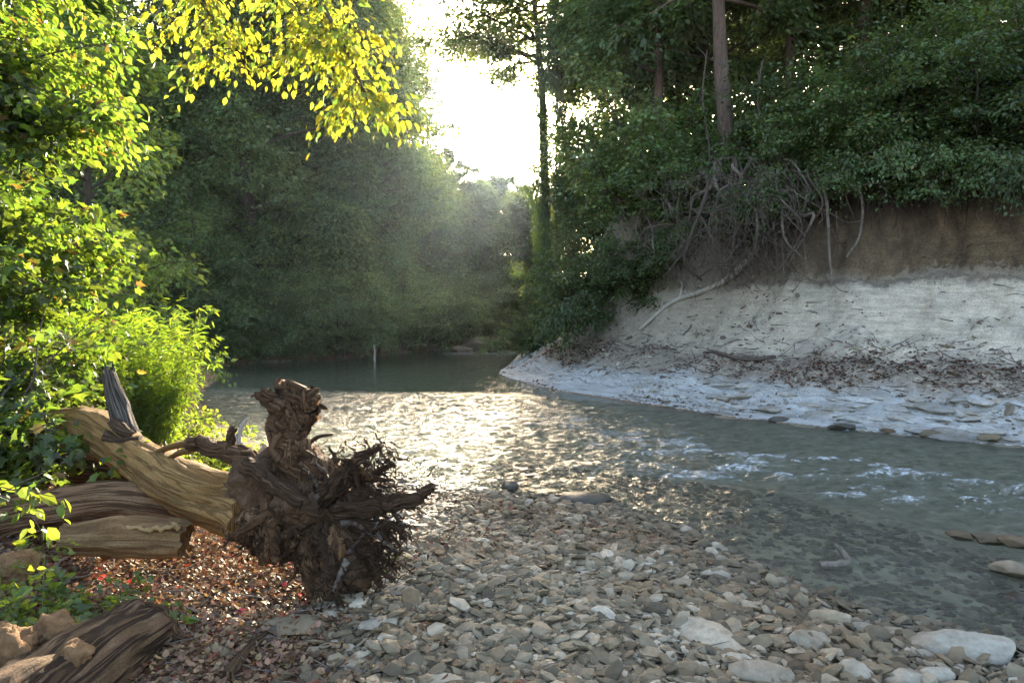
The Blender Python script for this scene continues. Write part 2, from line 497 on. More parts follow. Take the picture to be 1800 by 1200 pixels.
def water_mat():
    m, nt, out = mat('creek_water')
    geo = N(nt, 'NewGeometry')
    pos = geo.outputs['Position']
    rif = N(nt, 'Attribute', attribute_name='riffle').outputs['Fac']
    n1 = noise(nt, mapped(nt, pos, (1.0, 1.5, 1.0)), 16, 5, 0.65, 0.6)
    n2 = noise(nt, mapped(nt, pos, (1.0, 2.0, 1.0)), 2.2, 3, 0.5)
    h = math_(nt, 'ADD', math_(nt, 'MULTIPLY', n1, math_(nt, 'MULTIPLY_ADD', rif, 1.0, 0.05)), math_(nt, 'MULTIPLY', n2, 0.25))
    bm = N(nt, 'Bump', ins={'Strength': 1.0, 'Distance': 0.05, 'Height': h})
    fr = N(nt, 'Fresnel', ins={'IOR': 1.33, 'Normal': bm.outputs[0]})
    t = N(nt, 'BsdfTransparent', ins={'Color': (0.88, 0.92, 0.86, 1)})
    body = N(nt, 'BsdfDiffuse', ins={'Color': (0.30, 0.33, 0.27, 1), 'Normal': bm.outputs[0]})
    tb = N(nt, 'MixShader', ins={0: 0.05, 1: t.outputs[0], 2: body.outputs[0]})
    g = N(nt, 'BsdfGlossy', ins={'Color': (1, 1, 1, 1), 'Roughness': math_(nt, 'MULTIPLY_ADD', rif, 0.06, 0.02), 'Normal': bm.outputs[0]})
    s = N(nt, 'MixShader', ins={0: fr.outputs[0], 1: tb.outputs[0], 2: g.outputs[0]})
    # broken white water, with sky glints on the waves painted in as white flecks
    fo = noise(nt, mapped(nt, pos, (1.0, 1.9, 1.0)), 17, 6, 0.8, 0.2)
    foam_glints = N(nt, 'Attribute', attribute_name='foam_glints').outputs['Fac']
    k = math_(nt, 'MULTIPLY', ramp(nt, math_(nt, 'ADD', fo, math_(nt, 'MULTIPLY_ADD', foam_glints, 0.30, -0.30)), [(0.50, 0.0), (0.66, 0.7)]), math_(nt, 'GREATER_THAN', foam_glints, 0.02))
    w = N(nt, 'BsdfDiffuse', ins={'Color': (0.75, 0.78, 0.8, 1)})
    s2 = N(nt, 'MixShader', ins={0: k, 1: s.outputs[0], 2: w.outputs[0]})
    nt.links.new(s2.outputs[0], out.inputs[0])
    return m


M['terrain'] = terrain_mat()
M['water'] = water_mat()

# ------------------------------------------------------------------ the lie of the land
LEFT = catmull([(4.5, 78), (1.6, 60), (-0.3, 45), (-2.7, 35), (-4.6, 29.7), (-6.6, 25.6), (-8.4, 23.6), (-8.7, 21.5), (-7.3, 18.4),
                (-5.9, 13.9), (-4.2, 10.8), (-2.75, 8.8), (-1.4, 7.35), (-0.6, 6.75), (0.15, 6.45), (0.75, 6.1), (1.26, 5.45), (1.47, 4.78),
                (1.76, 4.16), (2.15, 3.75), (2.6, 3.4), (3.6, 2.7), (6, 1.6), (10, 0.6), (16, -0.5)], 260)
RIGHT = catmull([(16.5, 4.3), (11, 6.4), (6.1, 8.85), (4.7, 10.0), (3.45, 11.2), (2.5, 12.8), (1.15, 14.9), (0.2, 17.2), (-0.35, 19.8), (-0.1, 23), (0.34, 29.7),
                 (1.3, 40), (3.2, 58), (6.5, 78)], 200)


def dist_poly(P, line):
    best = np.full(len(P), 1e9)
    for a, b in zip(line[:-1], line[1:]):
        ab = b - a
        t = np.clip(((P - a) @ ab) / (ab @ ab), 0, 1)
        d = np.linalg.norm(P - a - t[:, None] * ab, axis=1)
        best = np.minimum(best, d)
    return best


def in_poly(P, poly):
    c = np.zeros(len(P), bool)
    x, y = P[:, 0], P[:, 1]
    j = len(poly) - 1
    for i in range(len(poly)):
        (xi, yi), (xj, yj) = poly[i], poly[j]
        k = (yi > y) != (yj > y)
        if k.any():
            c ^= k & (x < (xj - xi) * (y - yi) / (yj - yi + 1e-12) + xi)
        j = i
    return c


WPOLY = np.vstack([LEFT, RIGHT])
PROF_U = np.array([0, 0.25, 0.6, 1.2, 1.7, 2.2, 2.9, 3.4, 4.5, 4.75, 4.95, 5.2, 5.5, 6.2, 8, 12, 30])
PROF_Z = np.array([0, 0.06, 0.12, 0.26, 0.43, 0.59, 0.83, 1.10, 2.16, 2.30, 2.75, 3.55, 4.15, 4.35, 4.6, 5.0, 6.0])


def land(x, y):
    """height plus the masks the ground cover needs"""
    x, y = np.asarray(x, float).ravel(), np.asarray(y, float).ravel()
    P = np.stack([x, y], 1)
    dl, dr = dist_poly(P, LEFT), dist_poly(P, RIGHT)
    wat = in_poly(P, WPOLY)
    z = np.zeros(len(P))
    n1, n2 = fbm(x * 0.5, y * 0.5, 0.3, 4), fbm(x * 2.6, y * 2.6, 4.3, 4)
    # creek bed
    d = np.minimum(dl, dr)
    bed = -np.minimum(0.10 * d + 0.015, 0.30) - 0.12 * sstep(13, 20, y) + 0.03 * n2 * sstep(0, 0.6, d)
    # left side
    lb = np.clip(sstep(-0.75, -1.25, x + (y - 3.7) * 0.42 - 0.15 * n1) * sstep(0.2, 0.8, dl) + sstep(9, 13, y), 0, 1)
    rise = sstep(-2.0, -4.6, x + 0.15 * (y - 4))
    zl = 0.012 + 0.055 * np.minimum(dl, 2.4) + rise * sstep(0, 3.5, dl) * 0.75 + 0.03 * n2 * sstep(0, 1, dl) + 0.06 * n1 * sstep(0.3, 2, dl)
    fb = sstep(19, 24, y)
    zl = zl * (1 - fb) + fb * (0.30 * sstep(0, 0.8, dl) + 2.0 * sstep(0.6, 5, dl) + 0.10 * n1)
    # right bank
    k = 1 - 0.45 * sstep(11, 21, y) + 0.0 * x
    u = dr / k + (0.30 * n1 + 0.22 * fbm(x * 1.7, y * 1.7, 8.8, 3)) * sstep(0.6, 3, dr)
    u = np.maximum(u, 0.001)
    zr = np.interp(u, PROF_U, PROF_Z)
    steps = 0.07
    q = zr / steps + 0.35 * fbm(x * 0.9, y * 0.9, 7.7, 3)
    fl = np.floor(q)
    ter = (fl + sstep(0.55, 1.0, q - fl)) * steps
    wl = sstep(0.05, 0.25, u) * (1 - sstep(1.7, 2.6, u))
    zr = zr + wl * 0.85 * (ter - zr - 0.03)
    # rain rills run down the sandy face
    along = (x * -0.51 + y * 0.86)
    rill = np.abs(fbm(along * 1.1, u * 0.25, 2.2, 3))
    zr += sstep(2.8, 3.4, u) * (1 - sstep(4.3, 4.7, u)) * (0.16 * n1 - 0.05 * (0.3 - rill) * (rill < 0.3)) + (0.06 * n2 + 0.07 * fbm(x * 1.3, y * 1.3, zr * 1.3, 3) - 0.07 * (1 - sstep(0, 0.12, np.abs(fbm(x * 1.9, y * 1.9, zr * 3.0, 3))))) * sstep(0.3, 1, u)
    onr = (~wat) & (dr < dl)
    z = np.where(wat, bed, np.where(onr, zr, zl))
    return dict(z=z, u=np.where(onr, u, -1.0), lb=lb, depth=np.where(wat, np.maximum(-z, 0.0), 0), dl=dl, dr=dr, wat=wat, onr=onr, far=sstep(13, 18, y))


def zat(x, y):
    return land(np.atleast_1d(x), np.atleast_1d(y))['z']


def z1(x, y):
    return float(zat(x, y)[0])


def grid_axis(parts):
    return np.unique(np.round(np.concatenate(parts), 4))


GX = grid_axis([-np.geomspace(12, 500, 22), np.arange(-12, -4, 0.16), np.arange(-4, 9.5, 0.075), np.arange(9.5, 18, 0.16), np.geomspace(18, 500, 22)])
GY = grid_axis([-np.geomspace(1, 500, 16), np.arange(-1, 1.8, 0.25), np.arange(1.8, 17, 0.075), np.arange(17, 32, 0.15), np.arange(32, 70, 0.6), np.geomspace(70, 700, 16)])
XX, YY = np.meshgrid(GX, GY)
G = land(XX, YY)
V = np.stack([XX.ravel(), YY.ravel(), G['z']], 1)
nx, ny = len(GX), len(GY)
ii = (np.arange(ny - 1)[:, None] * nx + np.arange(nx - 1)[None]).ravel()
FA = np.stack([ii, ii + 1, ii + nx + 1, ii + nx], 1)
fc = V[FA].mean(1)
f_wat = G['wat'][FA].mean(1) > 0.5
f_on = (G['onr'][FA].mean(1) > 0.5) & ~f_wat
f_bank = f_on & (G['u'][FA].mean(1) < 5.6) & (fc[:, 1] < 45)
f_bar = ~f_wat & ~f_on & (fc[:, 1] < 12) & (fc[:, 1] > -1) & (fc[:, 0] > -4) & (fc[:, 0] < 12)
f_rest = ~(f_wat | f_bank | f_bar)


def ground_piece(name, mask):
    f = FA[mask]
    used, inv = np.unique(f, return_inverse=True)
    mb = MB()
    mb.add(V[used], inv.reshape(-1, 4))
    o = mb.build(name, M['terrain'], attrs={'bank_u': G['u'][used], 'left_bank': G['lb'][used], 'depth': G['depth'][used], 'far_bank': G['far'][used]})
    return tag(o, kind='structure')


_land_exact = land


def land(x, y):
    """same masks, read back from the finished ground sheet"""
    x, y = np.asarray(x, float).ravel(), np.asarray(y, float).ravel()
    i = np.clip(np.searchsorted(GX, x) - 1, 0, nx - 2)
    j = np.clip(np.searchsorted(GY, y) - 1, 0, ny - 2)
    a = np.clip((x - GX[i]) / (GX[i + 1] - GX[i]), 0, 1)
    b = np.clip((y - GY[j]) / (GY[j + 1] - GY[j]), 0, 1)
    k = j * nx + i
    r = {}
    for n_ in ('z', 'u', 'lb', 'dl', 'dr', 'depth'):
        q = G[n_]
        r[n_] = (q[k] * (1 - a) + q[k + 1] * a) * (1 - b) + (q[k + nx] * (1 - a) + q[k + nx + 1] * a) * b
    kk = k + (a > 0.5) + nx * (b > 0.5)
    r['wat'], r['onr'] = G['wat'][kk], G['onr'][kk]
    return r


ground = ground_piece('ground', f_rest)
bank = ground_piece('chalk_bank', f_bank)
bar = ground_piece('gravel_bar', f_bar)
bed = ground_piece('creek_bed', f_wat)

# water sheet, wavy where the riffle runs
WX = grid_axis([np.arange(-10, -3, 0.12), np.arange(-3, 7, 0.032), np.arange(7, 17, 0.14)])
WY = grid_axis([np.arange(-1, 3.3, 0.12), np.arange(3.3, 14.5, 0.034), np.arange(14.5, 24, 0.09), np.arange(24, 80, 0.35)])
wx, wy = np.meshgrid(WX, WY)
wx, wy = wx.ravel(), wy.ravel()
# flow runs from the pool outlet round to the right foreground
rif = sstep(14.6, 12.6, wy + 0.35 * wx + 0.5 * fbm(wx * 0.5, wy * 0.5, 1, 2)) * sstep(3.0, 5.5, wy + 0.25 * wx)
wob = 0.35 * fbm(wx * 0.9, wy * 0.9, 6.0, 3)
line = np.exp(-((wy + wob - (7.3 - 0.36 * (wx - 1.8))) / 0.55) ** 2) * sstep(0.2, 1.6, wx)
line2 = np.exp(-((wy + wob - (8.6 - 0.5 * (wx - 1.8))) / 0.45) ** 2) * sstep(0.4, 1.6, wx) * sstep(4.6, 3.0, wx)
line3 = np.exp(-((wy + wob - (10.6 - 0.5 * (wx - 0.5))) / 0.8) ** 2) * sstep(-2.0, 0.0, wx) * sstep(3.0, 1.6, wx)
quiet = sstep(0.9, 2.4, wx) * sstep(6.3, 5.2, wy + 0.15 * wx)
green = sstep(2.6, 4.2, wx + 0.0 * wy) * np.exp(-((wy - (9.6 - 0.35 * (wx - 3.5))) / 0.9) ** 2)
amp = 0.004 + rif * 0.040 + line * 0.025
amp = amp * (1 - 0.75 * quiet) * (1 - 0.6 * green)
wv = fbm(wx * 2.6 + 0.4 * wy, wy * 5.0 - 0.4 * wx, 0.2, 3) * 0.7 + fbm(wx * 6.5, wy * 9.0, 3.2, 2) * 0.42
wz = amp * wv
nwx, nwy = len(WX), len(WY)
jj = (np.arange(nwy - 1)[:, None] * nwx + np.arange(nwx - 1)[None]).ravel()
WF = np.stack([jj, jj + 1, jj + nwx + 1, jj + nwx], 1)
cen = np.stack([wx[WF].mean(1), wy[WF].mean(1)], 1)
keep = in_poly(cen, WPOLY) | (np.minimum(dist_poly(cen, LEFT[::4]), dist_poly(cen, RIGHT[::4])) < 0.35)
WF = WF[keep]
used, inv = np.unique(WF, return_inverse=True)
mb = MB()
mb.add(np.stack([wx, wy, wz], 1)[used], inv.reshape(-1, 4))
foam_glints = np.clip(line * 0.95 * sstep(0.6, 2.2, wx) + 0.75 * line2 + 0.7 * line3 + 0.7 * rif * (1 - quiet) * (1 - green) * sstep(-1.0, 0.5, fbm(wx * 0.6, wy * 1.2, 2.0, 2)) + 1.6 * np.exp(-((wy - 29.5) / 1.3) ** 2) * sstep(-3.4, -2.4, wx) * (wx < 0.6), 0, 1)
foam_glints = foam_glints * np.where(wy > 20, 1.0, 0.74 + 0.42 * sstep(-0.1, 0.55, wv))
water = mb.build('creek_water', M['water'], attrs={'riffle': np.clip(rif * (1 - 0.7 * quiet), 0, 1)[used], 'foam_glints': foam_glints[used]})
tag(water, kind='structure')

# ------------------------------------------------------------------ stones
def ico(sub):
    t = (1 + 5 ** 0.5) / 2
    v = [(-1, t, 0), (1, t, 0), (-1, -t, 0), (1, -t, 0), (0, -1, t), (0, 1, t), (0, -1, -t), (0, 1, -t), (t, 0, -1), (t, 0, 1), (-t, 0, -1), (-t, 0, 1)]
    f = [(0, 11, 5), (0, 5, 1), (0, 1, 7), (0, 7, 10), (0, 10, 11), (1, 5, 9), (5, 11, 4), (11, 10, 2), (10, 7, 6), (7, 1, 8),
         (3, 9, 4), (3, 4, 2), (3, 2, 6), (3, 6, 8), (3, 8, 9), (4, 9, 5), (2, 4, 11), (6, 2, 10), (8, 6, 7), (9, 8, 1)]
    v = [np.array(a, float) / np.linalg.norm(a) for a in v]
    for _ in range(sub):
        cache, nf = {}, []
        def mid(a, b):
            k = (min(a, b), max(a, b))
            if k not in cache:
                m_ = v[a] + v[b]
                v.append(m_ / np.linalg.norm(m_))
                cache[k] = len(v) - 1
            return cache[k]
        for a, b, c in f:
            ab, bc, ca = mid(a, b), mid(b, c), mid(c, a)
            nf += [(a, ab, ca), (b, bc, ab), (c, ca, bc), (ab, bc, ca)]
        f = nf
    return np.array(v), np.array(f)


ICO = [ico(i) for i in range(4)]


def stone_shape(seed, sub=1, flat=0.45, cuts=7, long=1.3, nz=0.06):
    r = np.random.default_rng(seed)
    v, f = ICO[sub]
    v = v.copy()
    for _ in range(cuts):                      # knock flats off a ball, then flatten it
        n = nrm(r.normal(size=3))
        h = r.uniform(0.62, 0.9)
        d = v @ n
        k = d > h
        v[k] -= np.outer(d[k] - h, n)
    v *= np.array([long, 1.0, flat])
    v *= (1 + nz * fbm(v[:, 0] * 2 + seed, v[:, 1] * 2, v[:, 2] * 2, 3))[:, None]
    return v, f


def rotz(a):
    c, s = np.cos(a), np.sin(a)
    z, o = np.zeros_like(a), np.ones_like(a)
    return np.stack([np.stack([c, -s, z], -1), np.stack([s, c, z], -1), np.stack([z, z, o], -1)], -2)


def rand_rot(n, tilt, r):
    """spin about z then tip by up to tilt"""
    a = r.uniform(0, 2 * np.pi, n)
    R1 = rotz(a)
    tx, ty = r.normal(0, tilt, n), r.normal(0, tilt, n)
    c, s, z, o = np.cos(tx), np.sin(tx), np.zeros(n), np.ones(n)
    Rx = np.stack([np.stack([o, z, z], -1), np.stack([z, c, -s], -1), np.stack([z, s, c], -1)], -2)
    c, s = np.cos(ty), np.sin(ty)
    Ry = np.stack([np.stack([c, z, s], -1), np.stack([z, o, z], -1), np.stack([-s, z, c], -1)], -2)
    return Rx @ Ry @ R1


def scatter(mb, shapes, pos, size, R):
    """copies of small shapes joined into one mesh"""
    pick = rng.integers(0, len(shapes), len(pos))
    for k, (v, f) in enumerate(shapes):
        i = np.where(pick == k)[0]
        if len(i) == 0:
            continue
        vv = np.einsum('nij,vj->nvi', R[i], v) * size[i][:, None, None] + pos[i][:, None]
        ff = f[None] + (np.arange(len(i)) * len(v))[:, None, None]
        mb.add(vv.reshape(-1, 3), ff.reshape(-1, f.shape[1]))


def bar_points(n, x0, x1, y0, y1, dmin, dmax, water_side=False):
    x, y = rng.uniform(x0, x1, n), rng.uniform(y0, y1, n)
    g = land(x, y)
    sd = np.where(g['wat'], -g['dl'], g['dl'])
    k = (sd > dmin) & (sd < dmax) & (np.abs(x) < 0.74 * y + 0.6) & ~g['onr']
    # stones thin out on the leaf mould
    k &= (rng.uniform(size=n) > g['lb'] * 0.985)
    return np.stack([x, y, g['z']], 1)[k], sd[k]


near_shapes = [stone_shape(100 + i, 1, rng.uniform(0.3, 0.6), 7, rng.uniform(1.05, 1.6)) for i in range(14)]
far_shapes = [stone_shape(200 + i, 0, rng.uniform(0.35, 0.6), 3, rng.uniform(1.05, 1.5)) for i in range(10)]
shard_shapes = [stone_shape(400 + i, 0, rng.uniform(0.25, 0.55), 5, rng.uniform(1.1, 1.9), 0.12) for i in range(24)]
mb = MB()
p, sd = bar_points(105000, -2.4, 3.2, 1.9, 4.8, -0.05, 6)
s = np.clip(rng.lognormal(math.log(0.0122), 0.55, len(p)), 0.006, 0.05)
p[:, 2] += s * rng.uniform(0.0, 0.7, len(p))
scatter(mb, shard_shapes, p, s, rand_rot(len(p), 0.32, rng))
p, sd = bar_points(30000, -2.4, 2.0, 4.4, 8, -0.05, 6)
s = np.clip(rng.lognormal(math.log(0.020), 0.45, len(p)), 0.010, 0.055)
p[:, 2] += s * 0.3
scatter(mb, shard_shapes, p, s, rand_rot(len(p), 0.25, rng))
tag(mb.build('gravel', M['stone'], bar, smooth=False), kind='stuff')

mb = MB()
p, sd = bar_points(9000, -1.5, 4.5, 2.0, 9.0, -2.2, 0.02)
s = np.clip(rng.lognormal(math.log(0.028), 0.45, len(p)), 0.012, 0.075)
scatter(mb, far_shapes, p, s, rand_rot(len(p), 0.2, rng))
tag(mb.build('bed_gravel', M['bed_stone'], bed, smooth=False), kind='stuff')

# the 300 stones of the bar that show largest, one by one
stone_me = []
for i in range(16):
    mb = MB()
    mb.add(*stone_shape(300 + i, 2, rng.uniform(0.32, 0.65), 10, rng.uniform(1.1, 1.7), 0.10))
    stone_me.append(mb.mesh('stone', M['stone'], smooth=True))
cnt, taken = 0, []
tries = 0
while cnt < 292 and tries < 20000:
    tries += 1
    y = 2.35 + 3.4 * random.random() ** 1.5
    x = random.uniform(-0.55, 0.72) * y if random.random() < 0.9 else random.uniform(-0.7, -0.3) * y
    g = land([x], [y])
    if g['wat'][0] and g['dl'][0] > 0.12 or g['onr'][0] or (g['lb'][0] > 0.5 and random.random() < 0.93):
        continue
    r = random.choice([0.018, 0.022, 0.026, 0.03, 0.036, 0.042, 0.055]) * random.uniform(0.85, 1.2)
    if any((x - a) ** 2 + (y - b) ** 2 < (0.8 * (r + c)) ** 2 for a, b, c in taken):
        continue
    taken.append((x, y, r))
    link('stone', stone_me[cnt % 16], bar, (x, y, float(g['z'][0]) + r * 0.32), (random.gauss(0, 0.25), random.gauss(0, 0.25), random.uniform(0, 6.3)), r)
    cnt += 1


def rock(name, label, cat, px, py, Y, size, seed, m='pale_stone', flat=0.45, long=1.4, rz=0.0, tip=(0, 0), sub=3, cuts=12, sink=0.3, nz=0.07):
    mb = MB()
    v, f = stone_shape(seed, sub, flat, cuts, long, nz)
    v = v + 0.02 * nrm(v) * fbm(v[:, 0] * 7, v[:, 1] * 7, v[:, 2] * 7 + seed, 3)[:, None]
    mb.add(v * size, f)
    p_ = at(px, py, Y)
    o = mb.build(name, M[m])
    g = land([p_[0]], [p_[1]])
    o.location = (p_[0], p_[1], max(float(g['z'][0]), -0.04) + size * flat * (1 - sink) * 0.6)
    o.rotation_euler = (tip[0], tip[1], rz)
    return tag(o, label, cat)


rock('boulder', 'broad pale limestone boulder half buried at the lower right corner', 'boulder', 1690, 1150, 3.42, 0.165, 11, flat=0.50, long=1.5, rz=-0.25)
rock('boulder', 'smaller rounded pale rock wedged under the front of the broad boulder', 'boulder', 1650, 1182, 3.12, 0.07, 12, flat=0.7, long=1.1)
rock('boulder', 'pale rock cut by the bottom edge below the broad boulder', 'boulder', 1595, 1190, 3.12, 0.085, 13, flat=0.55, long=1.5, rz=0.4)
rock('boulder', 'rounded blue grey rock on the gravel left of the broad boulder', 'boulder', 1503, 1182, 3.15, 0.066, 14, flat=0.75, long=1.1)
rock('boulder', 'tan dome shaped rock near the waterline at the lower right', 'boulder', 1462, 1085, 3.75, 0.088, 15, flat=0.6, long=1.35, m='stone')
rock('boulder', 'smooth pale bluish oval rock near the waterline', 'boulder', 1527, 1100, 3.65, 0.07, 16, flat=0.5, long=1.5, rz=-0.6)
rock('boulder', 'tilted pale flat rock at the bottom edge right of centre', 'boulder', 1345, 1185, 3.1, 0.10, 17, flat=0.4, long=1.6, rz=-0.5, tip=(0.2, 0.1))
rock('boulder', 'angular pale rock in the gravel above the bottom right', 'boulder', 1425, 1130, 3.45, 0.075, 18, flat=0.6, long=1.3, rz=-0.5)
rock('flat_stone', 'square pale slab lying on the gravel in the middle of the bar', 'flat stone', 1258, 1022, 4.35, 0.085, 19, flat=0.3, long=1.2, tip=(0.25, 0))
rock('flat_stone', 'dark grey wedge shaped slab sunk in the gravel at the bottom', 'flat stone', 1262, 1140, 3.45, 0.16, 20, m='stone', flat=0.3, long=1.8, rz=-1.0, tip=(0.12, 0.15), cuts=26, nz=0.16, sink=0.7)
rock('flat_stone', 'long white flat slab beside the foot of the root plate', 'flat stone', 712, 1075, 3.75, 0.105, 21, flat=0.22, long=1.5, rz=0.3)
rock('flat_stone', 'grey flat slab on the gravel under the root plate', 'flat stone', 520, 1135, 3.35, 0.11, 22, m='stone', flat=0.3, long=1.5, rz=0.2)
rock('flat_stone', 'pale broken slab at the lower edge below the root plate', 'flat stone', 672, 1142, 3.35, 0.075, 23, flat=0.3, long=1.5, rz=0.6)
rock('rock', 'small dark round rock standing alone in the sunlit riffle', 'rock', 896, 850, 6.75, 0.085, 24, m='dark_stone', flat=0.8, long=1.0, sink=-0.4)
rock('rock', 'low dark flat rock at the tip of the gravel bar', 'rock', 1033, 884, 6.2, 0.16, 25, m='dark_stone', flat=0.42, long=1.5, sink=0.0)
rock('rock', 'flat dark rock in the water left of the low dark rock', 'rock', 968, 868, 6.5, 0.07, 26, m='dark_stone', flat=0.4, long=1.5, sink=0.0)
rock('rock', 'first pale slab of the ledge breaking the water at right', 'rock', 1690, 940, 5.3, 0.08, 27, m='stone', flat=0.4, long=1.5, rz=-0.3, sink=-1.4)
rock('rock', 'middle pale slab of the ledge breaking the water at right', 'rock', 1738, 948, 5.2, 0.095, 28, m='stone', flat=0.4, long=1.4, rz=-0.2, sink=-1.4)
rock('rock', 'last pale slab of the ledge next to the right edge', 'rock', 1785, 958, 5.1, 0.10, 29, m='stone', flat=0.45, long=1.3, rz=-0.1, sink=-1.4)
rock('rock', 'grey flat rock in shallow water at the right edge below the ledge', 'rock', 1785, 1015, 4.55, 0.11, 30, m='stone', flat=0.4, long=1.3, sink=-1.4)
rock('rock', 'blue grey wet rock low at the right edge nearest the bank', 'rock', 1790, 1048, 4.2, 0.09, 31, m='dark_stone', flat=0.35, long=1.4, sink=0.0)
for i, (px, py, Y, s_, lab) in enumerate([
        (1480, 752, 10.2, 0.13, 'small dark stone at the water edge below the white ledge'),
        (1370, 744, 10.9, 0.11, 'flat dark stone at the foot of the chalk bank left of centre ledge'),
        (1640, 762, 9.6, 0.16, 'broad grey stone at the water edge under the right ledge'),
        (1740, 772, 9.2, 0.14, 'grey stone at the water edge close to the right border'),
        (1560, 758, 9.9, 0.10, 'little grey stone between two others at the chalk bank foot')]):
    rock('rock', lab, 'rock', px, py, Y, s_, 60 + i, m='dark_stone' if i < 2 else 'stone', flat=0.4, long=1.6, rz=0.3 * i, sink=0.2)
for i, (px, py, Y, s_, lab) in enumerate([
        (842, 600, 33, 0.62, 'biggest pale rock of the pile at the far end of the pool'),
        (812, 606, 31, 0.34, 'low pale rock in the far riffle left of the pile'),
        (880, 604, 33.5, 0.5, 'pale rock of the far pile next to the bank point'),
        (860, 612, 31, 0.3, 'small pale rock in front of the far rock pile')]):
    rock('rock', lab, 'rock', px, py, Y, s_, 80 + i, m='stone', flat=0.6, long=1.5, rz=0.7 * i, sink=0.1)
# ------------------------------------------------------------------ leaves and growth
T_QUAD = (np.array([(0, 0, 0), (0.30, 0.45, 0.03), (0, 1, -0.10), (-0.30, 0.45, 0.03)], float), np.array([(0, 1, 2, 3)]))
T_OVATE = (np.array([(0, 0, 0), (0, 0.5, -0.05), (0, 1.0, -0.16), (0.26, 0.28, 0.04), (0.24, 0.62, 0.0), (-0.26, 0.28, 0.04), (-0.24, 0.62, 0.0)], float),
           np.array([(0, 3, 1), (3, 4, 1), (4, 2, 1), (0, 1, 5), (5, 1, 6), (6, 1, 2)]))
_mp = [(0, 0), (0.30, 0.02), (0.24, 0.22), (0.52, 0.40), (0.24, 0.52), (0.16, 0.66), (0, 1.0)]
_mv = [(x, y, 0.05 * abs(x) * 2 - 0.12 * y * y) for x, y in _mp] + [(-x, y, 0.05 * abs(x) * 2 - 0.12 * y * y) for x, y in _mp[1:-1]] + [(0, 0.42, -0.06)]
_ring = [0, 1, 2, 3, 4, 5, 6, 11, 10, 9, 8, 7]
T_MAPLE = (np.array(_mv), np.array([(_ring[i], _ring[(i + 1) % 12], 12) for i in range(12)]))
T_RIBBON = (np.array([(0, 0, 0), (0.075, 0.3, 0.0), (0.06, 0.65, -0.06), (0, 1.0, -0.2), (-0.06, 0.65, -0.06), (-0.075, 0.3, 0.0)], float),
            np.array([(0, 1, 4, 5), (1, 2, 3, 4)]))
T_CURL = (np.array([(0, 0, 0.1), (0.32, 0.35, 0.0), (0.30, 0.75, 0.10), (0, 1.0, 0.28), (-0.30, 0.75, 0.16), (-0.32, 0.35, 0.05)], float),
          np.array([(0, 1, 2, 5), (5, 2, 3, 4)]))


def put_leaves(mb, tmpl, pos, axis, normal, size, mi=0):
    v, f = tmpl
    u = nrm(axis)
    s = nrm(np.cross(u, normal))
    w = np.cross(s, u)
    vv = pos[:, None] + size[:, None, None] * (v[None, :, 0, None] * s[:, None] + v[None, :, 1, None] * u[:, None] + v[None, :, 2, None] * w[:, None])
    ff = f[None] + (np.arange(len(pos)) * len(v))[:, None, None]
    mb.add(vv.reshape(-1, 3), ff.reshape(-1, f.shape[1]), mi)


def path(r, p0, d, L, n, wander=0.15, up=0.0):
    p = [np.array(p0, float)]
    d = nrm(d)
    for i in range(n):
        d = nrm(d + r.normal(0, wander, 3) + np.array([0, 0, up]))
        p.append(p[-1] + d * L / n)
    return np.array(p)


class Plant:
    """a trunk or stems that branch into limbs and twigs carrying leaves; leaf transforms are kept for later"""

    def __init__(s, seed):
        s.r = np.random.default_rng(seed)
        s.wood = MB()
        s.pos, s.axis, s.nor, s.size = [], [], [], []

    def spray(s, p, n_leaf, size, lateral, droop=0.3, tilt=0.45, flat=0.35, start=0.15):
        """leaves along one twig polyline p"""
        r = s.r
        t = r.uniform(start, 1.05, n_leaf) * (len(p) - 1)
        i = np.minimum(t.astype(int), len(p) - 2)
        f = (t - i)[:, None]
        q = p[i] * (1 - f) + p[i + 1] * f
        d = nrm(p[i + 1] - p[i])
        side = nrm(np.cross(d, [0, 0, 1.0]) + 1e-4)
        sg = r.choice([-1, 1], n_leaf)[:, None]
        off = np.abs(r.normal(0, lateral, n_leaf))[:, None]
        q = q + side * sg * off + r.normal(0, lateral * flat, (n_leaf, 3)) - np.array([0, 0, 1.0]) * off * droop
        ax = nrm(d * r.uniform(0.2, 1.0, n_leaf)[:, None] + side * sg * 0.8 + np.array([0, 0, -droop]) + r.normal(0, 0.3, (n_leaf, 3)))
        no = nrm(np.array([0, 0, 1.0]) + r.normal(0, tilt, (n_leaf, 3)))
        s.pos.append(q)
        s.axis.append(ax)
        s.nor.append(no)
        s.size.append(size * np.clip(r.normal(0.95, 0.3, n_leaf), 0.4, 1.7))

    def arrays(s):
        return [np.concatenate(a) for a in (s.pos, s.axis, s.nor, s.size)]

    def leaf_mesh(s, name, tmpl, m):
        mb = MB()
        put_leaves(mb, tmpl, *s.arrays())
        return mb.mesh(name, m, smooth=False)


